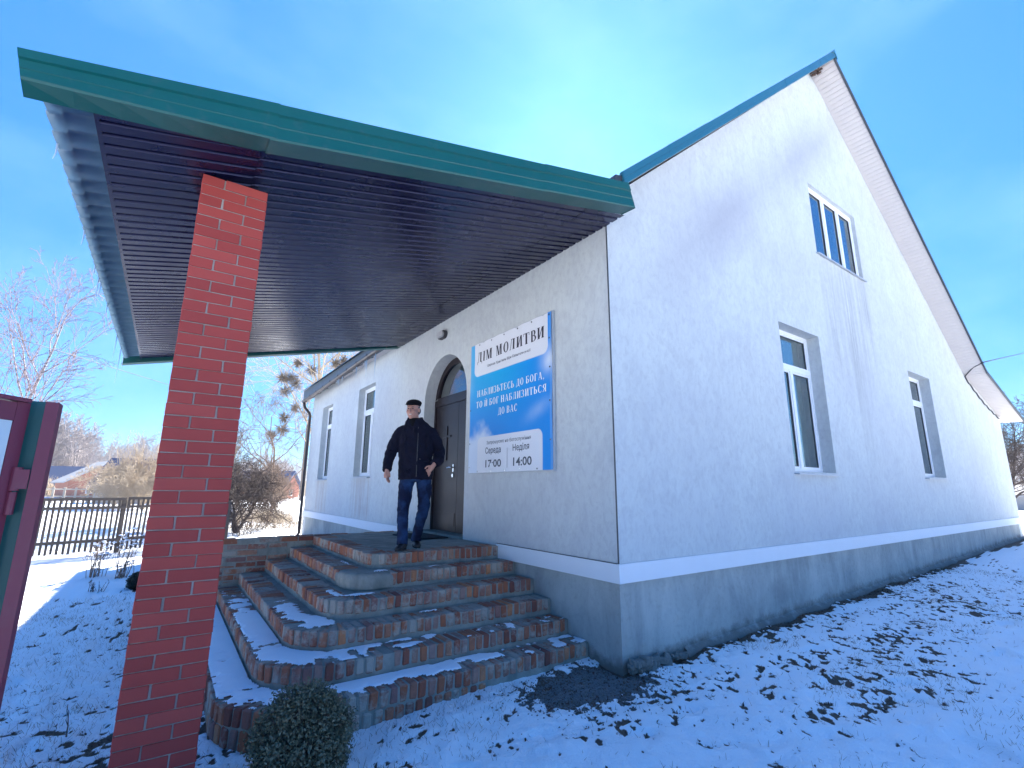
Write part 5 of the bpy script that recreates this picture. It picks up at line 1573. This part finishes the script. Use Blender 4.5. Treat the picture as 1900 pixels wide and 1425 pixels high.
# ground litter: gravel, dead leaves, grass
rgn = np.random.RandomState(5)
def ground_z(x, y):
    ix = np.clip(np.searchsorted(gx, x) - 1, 0, len(gx) - 2); iy = np.clip(np.searchsorted(gy, y) - 1, 0, len(gy) - 2)
    return GZ[ix, iy], soil[ix, iy]
n = 9000
x = rgn.normal(-0.38, 0.36, n); y = rgn.normal(0.0, 0.22, n)
z, so = ground_z(x, y)
ok_ = ((y < 0.40) & ((x < -0.03) | (y < -0.03))) & (so + rgn.uniform(-.3, .5, n) > 0.35)
x, y, z = x[ok_], y[ok_], z[ok_]; n = len(x)
s_ = rgn.uniform(0.004, 0.013, (n, 1))
oct_ = np.array([[1, 0, 0], [0, 1, 0], [-1, 0, 0], [0, -1, 0], [0, 0, .7], [0, 0, -.7]])
V = (np.stack([x, y, z + 0.003], 1)[:, None, :] + oct_[None] * s_[:, None] * rgn.uniform(.6, 1.3, (n, 6, 1))).reshape(-1, 3)
f = np.array([[0, 1, 4], [1, 2, 4], [2, 3, 4], [3, 0, 4], [1, 0, 5], [2, 1, 5], [3, 2, 5], [0, 3, 5]])
F = (np.arange(n)[:, None, None] * 6 + f[None]).reshape(-1, 3)
o = put('gravel', mesh_np(V, F), M['gravel']); props(o, 'dark grey gravel spread at the house corner below the steps', 'gravel', kind='stuff')
n = 160000
x = rgn.uniform(-6, 9, n); y = rgn.uniform(-3.3, 6, n)
z, so = ground_z(x, y)
ok_ = (so > 0.45) & ~((x > -3.1) & (y > 0.42)) & ~((x > -0.02) & (y > -0.02)) & (rgn.rand(n) < 0.75)
x, y, z = x[ok_], y[ok_], z[ok_]; n = len(x)
a = rgn.uniform(0, 6.28, n); s_ = rgn.uniform(.006, .019, n)
tl = rgn.normal(0, .5, n)
ux = np.stack([np.cos(a), np.sin(a), tl], 1) * s_[:, None]; uy = np.stack([-np.sin(a), np.cos(a), rgn.normal(0, .4, n)], 1) * s_[:, None] * .55
p = np.stack([x, y, z + .007], 1)
V = np.stack([p - ux, p + uy, p + ux, p - uy], 1).reshape(-1, 3)
o = put('leaf_litter', mesh_np(V, np.arange(4 * n).reshape(-1, 4)), M['dead_leaf']); props(o, 'dead brown leaves lying on the bare patches of ground', 'leaves', kind='stuff')
n = 200000
x = rgn.uniform(-6, 9, n); y = rgn.uniform(-3.3, 6, n)
z, so = ground_z(x, y)
ok_ = ~((x > -3.1) & (y > 0.42)) & ~((x > -0.02) & (y > -0.02)) & (rgn.rand(n) < 0.03 + 0.35 * so + 0.28 * (vn(x, y, 0.5, 6) > 0.62) + 0.22 * (x < -2.9))
x, y, z = x[ok_], y[ok_], z[ok_]; n = len(x)
S_ = np.stack([x, y, z - .003, x + rgn.normal(0, .016, n), y + rgn.normal(0, .016, n), z + rgn.uniform(.008, .038, n), np.full(n, .0013), np.full(n, .0006)], 1)
o = put('dead_grass', mesh_np(*segs_mesh(S_, 3)), M['dead_grass']); props(o, 'short dead grass blades poking through the thin snow', 'grass', kind='stuff')

# ------------------------------------------------------------------ far things
def far_house(name, label, cx_, cy_, w, d, h, rh, rot, wall, roofm, loc_z=None, extra=None):
    z = gzf(cx_, cy_) if loc_z is None else loc_z
    t = thing(name, label, 'house', (cx_, cy_, z))
    R_ = Matrix.Translation((cx_, cy_, z)) @ Matrix.Rotation(rot, 4, 'Z')
    obj('wall', xf(prism([(-w / 2, -d / 2, -.3), (w / 2, -d / 2, -.3), (w / 2, -d / 2, h), (0, -d / 2, h + rh), (-w / 2, -d / 2, h)], (0, d, 0)), R_), M[wall], t)
    e = 0.35; s_ = rh / (w / 2)
    for sg, nm in ((-1, 'roof'), (1, 'roof')):
        obj('roof', xf(prism([(0, -d / 2 - e, h + rh + .03), (sg * (w / 2 + e), -d / 2 - e, h - e * s_ + .03), (sg * (w / 2 + e), -d / 2 - e, h - e * s_ + .14), (0, -d / 2 - e, h + rh + .16)], (0, d + 2 * e, 0)), R_), M[roofm if not isinstance(roofm, tuple) else roofm[0 if sg < 0 else 1]], t)
    for (wx, wz, ww, wh) in (extra or ()):
        fr = obj('window', xf(box(wx - ww / 2, wx + ww / 2, -d / 2 - .05, -d / 2 - .01, wz, wz + wh), R_), M['white_pvc'], t)
        obj('pane', xf(box(wx - ww / 2 + .08, wx + ww / 2 - .08, -d / 2 - .07, -d / 2 - .052, wz + .08, wz + wh - .08), R_), M['lamp_dark'], fr)
    return t
D = 62
def hp(px, D): d = Rm @ np.array([(px - 950) / 897, -(905 - 712.5) / 897, -1.0]); h_ = math.hypot(d[0], d[1]); return CAM[0] + d[0] / h_ * D, CAM[1] + d[1] / h_ * D
x, y = hp(185, 62); far_house('brick_house', 'small red brick gabled house beyond the field', x, y, 5.6, 7, 1.5, 1.75, 0.25, 'far_brick', ('far_slate', 'far_wall_and_lit_slope'), extra=((-1.2, .4, .7, .7), (0.9, .4, .7, .7), (0, 1.9, .45, .4)))  # right roof slope gets a paler material, its sunlight put into the colour
x, y = hp(149, 72); far_house('blue_roofed_house', 'low house with a dark blue roof left of the brick house', x, y, 5.5, 6.5, 1.1, 1.9, 1.35, 'far_wall_and_lit_slope', 'far_blue_roof', extra=((0, .3, .8, .6),))
x, y = hp(287, 45); far_house('blue_roofed_house', 'house with a pale blue roof half hidden by the brick pillar', x, y, 4.2, 5.5, 1.3, 1.7, 1.2, 'far_wall_and_lit_slope', 'far_blue_roof', extra=((0, .3, .8, .7),))
x, y = hp(492, 60); far_house('blue_roofed_house', 'distant house with a blue roof seen through branches beside the downpipe', x, y, 4.6, 5.5, 1.2, 1.6, 1.0, 'far_brick', 'far_blue_roof', extra=((0, .3, .8, .6),))
x, y = hp(1893, 44); far_house('grey_shed', 'low grey shed beyond the right end of the house', x, y, 4, 6, 0.8, 0.5, 0.1, 'far_slate', 'far_slate')
# pale rail fence in the field
rf = thing('rail_fence', 'pale rail fence in the field in front of the brick house', 'fence', (hp(130, 45)[0], hp(130, 45)[1], 0.3))
pts = [hp(px, 45) for px in (60, 80, 100, 121, 142, 165, 190, 215)]
for i, (x, y) in enumerate(pts):
    z = gzf(x, y)
    obj('post', box(x - .06, x + .06, y - .06, y + .06, z - .1, z + 1.05), M['pale_wood'], rf)
    if i < len(pts) - 1:
        x2, y2 = pts[i + 1]
        for hh in (.45, .92):
            obj('rail', tube([(x, y - .08, z + hh), (x2, y2 - .08, gzf(x2, y2) + hh)], .045, 5), M['pale_wood'], rf)
# distant belt of bare trees, one mass
base = []
for v_ in range(4):
    rg = random.Random(90 + v_)
    S_ = []
    for st_ in range(2):
        S_ += grow(rg, (rg.uniform(-.6, .6), rg.uniform(-.6, .6), 0), (rg.uniform(-.15, .15), 0, 1), 8.5, 0.13, 3, (11, 7, 4), 0.12, 0.09, 0, 0.75, 0.52, None, 0, 0.028, 0.15)
    base.append(np.asarray(S_)[:, :8])
allS = []
rg = random.Random(17)
def add_belt(px0, px1, n, D0, D1, s0, s1):
    for i in range(n):
        px = px0 + (px1 - px0) * (i + rg.random()) / n
        D_ = rg.uniform(D0, D1); x, y = hp(px, D_); z = gzf(x, y) - .3
        B = base[rg.randrange(4)].copy(); sc = rg.uniform(s0, s1); a_ = rg.random() * 6.28
        c_, s__ = math.cos(a_), math.sin(a_)
        for o_ in (0, 3):
            X, Y = B[:, o_].copy(), B[:, o_ + 1].copy()
            B[:, o_] = (X * c_ - Y * s__) * sc + x; B[:, o_ + 1] = (X * s__ + Y * c_) * sc + y
            B[:, o_ + 2] = B[:, o_ + 2] * sc + z
        B[:, 6:] *= sc
        allS.append(B)
add_belt(-260, 330, 62, 105, 150, 0.7, 1.15)
add_belt(-100, 150, 16, 80, 95, 0.75, 1.05)
add_belt(330, 640, 34, 105, 150, 0.5, 0.85)
add_belt(1830, 2050, 16, 90, 130, 0.6, 0.9)
o = put('distant_wood', mesh_np(*segs_mesh(np.concatenate(allS), 3)), M['far_wood']); props(o, 'belt of pale leafless trees along the horizon', 'wood', kind='stuff')
# low brush along the field edge
S_ = []
for i in range(16000):
    px = rg.uniform(-100, 640) if i % 5 else rg.uniform(1850, 2000); D_ = rg.uniform(66, 100)
    x, y = hp(px, D_); z = gzf(x, y)
    S_.append((x, y, z - .1, x + rg.gauss(0, .5), y + rg.gauss(0, .5), z + rg.uniform(.6, 2.1), .035, .015))
o = put('field_brush', mesh_np(*segs_mesh(S_, 3)), M['twig_tan']); props(o, 'low straw-coloured brush along the far edge of the field', 'brush', kind='stuff')
bare_tree('bare_tree', 'dark bushy bare tree beyond the right corner of the house', 'tree', (27.5, 2.2), 4.6, 81, ('twig_dark', 'twig_dark'), 4, (11, 7, 5, 3), 0.95, 0.05, 0, 0.62, 0.09, 0.008, 0.15, stems=3, start=0.05)
bare_tree('birch_tree', 'bare birch standing on the right side of the yard, reflected in the gable window', 'tree', (17.0, -9.5), 9.0, 82, ('birch_bark', 'birch_twig'), 3, (14, 7, 4), 0.8, 0.08, 0.05, 0.55, 0.12, 0.009, 0.1)

# ------------------------------------------------------------------ wires
def wire(name, label, a, b, sag, r, cat='wire', extra=()):
    a = Vector(a); b = Vector(b)
    pts = [a.lerp(b, t / 24) - Vector((0, 0, sag * 4 * (t / 24) * (1 - t / 24))) for t in range(25)] + [Vector(e) for e in extra]
    o = obj(name, tube(pts, r, 5, cap=False), M['wire_black'], smooth=True)
    return props(o, label, cat)
pa = onray(0, 618, 20); pb_ = onray(300, 710, 27)
dv = pb_ - pa
wire('overhead_wire', 'thin overhead wire crossing the sky behind the birch', pa - dv * 1.2, pb_ + dv * 3.0, 0.0, 0.011)
pc = onray(0, 606, 22); pd = onray(300, 712, 32); dv2 = pd - pc
q = pb_ + dv * 3.0
o = thing('utility_pole', 'grey utility pole carrying the overhead wire behind the house', 'pole', (q.x, q.y, gzf(q.x, q.y)))
obj('pole_shaft', tube([(q.x, q.y, -.3), (q.x, q.y, q.z + .3)], [.13, .09], 10), M['weathered_wood'], o)
k0 = (13.02, EAVE_Y0 - 0.012, zr(13.02) - 0.02)
fa = onray(1900, 655, 34)
f2 = Vector(k0) + (fa - Vector(k0)) * 1.6
path = [f2.lerp(Vector(k0), t / 16) for t in range(17)] + [Vector((13.15, -0.24, zr(13.1) - .03)), Vector((13.32, -0.02, zr(13.3) - 0.05))]
for i in range(1, 25):
    x = 13.32 + (16.22 - 13.32) * i / 24
    path.append(Vector((x, -0.018, zr(x) - 0.045 - 0.05 * math.sin(i * 0.9) ** 2 - 0.10 * math.sin(math.pi * i / 24))))
o = obj('service_cable', tube(path, 0.014, 6, cap=False), M['wire_black'], smooth=True)
props(o, 'black service cable reaching the right side of the gable and drooping along the wall', 'cable')

# ------------------------------------------------------------------ winter haze
hz_ = obj('haze', box(-2900, 2900, -2900, 2900, -3.0, 16.5), None)
k = bpy.data.materials.new('haze'); k.use_nodes = True; k.node_tree.nodes.clear()
ho = k.node_tree.nodes.new('ShaderNodeOutputMaterial'); hv = k.node_tree.nodes.new('ShaderNodeVolumePrincipled')
hv.inputs['Color'].default_value = (0.86, 0.92, 1.0, 1); hv.inputs['Density'].default_value = 0.0010; hv.inputs['Anisotropy'].default_value = 0.2
k.node_tree.links.new(hv.outputs[0], ho.inputs['Volume'])
hz_.data.materials.append(k)
props(hz_, 'thin pale winter haze over the whole place', 'haze', kind='stuff')
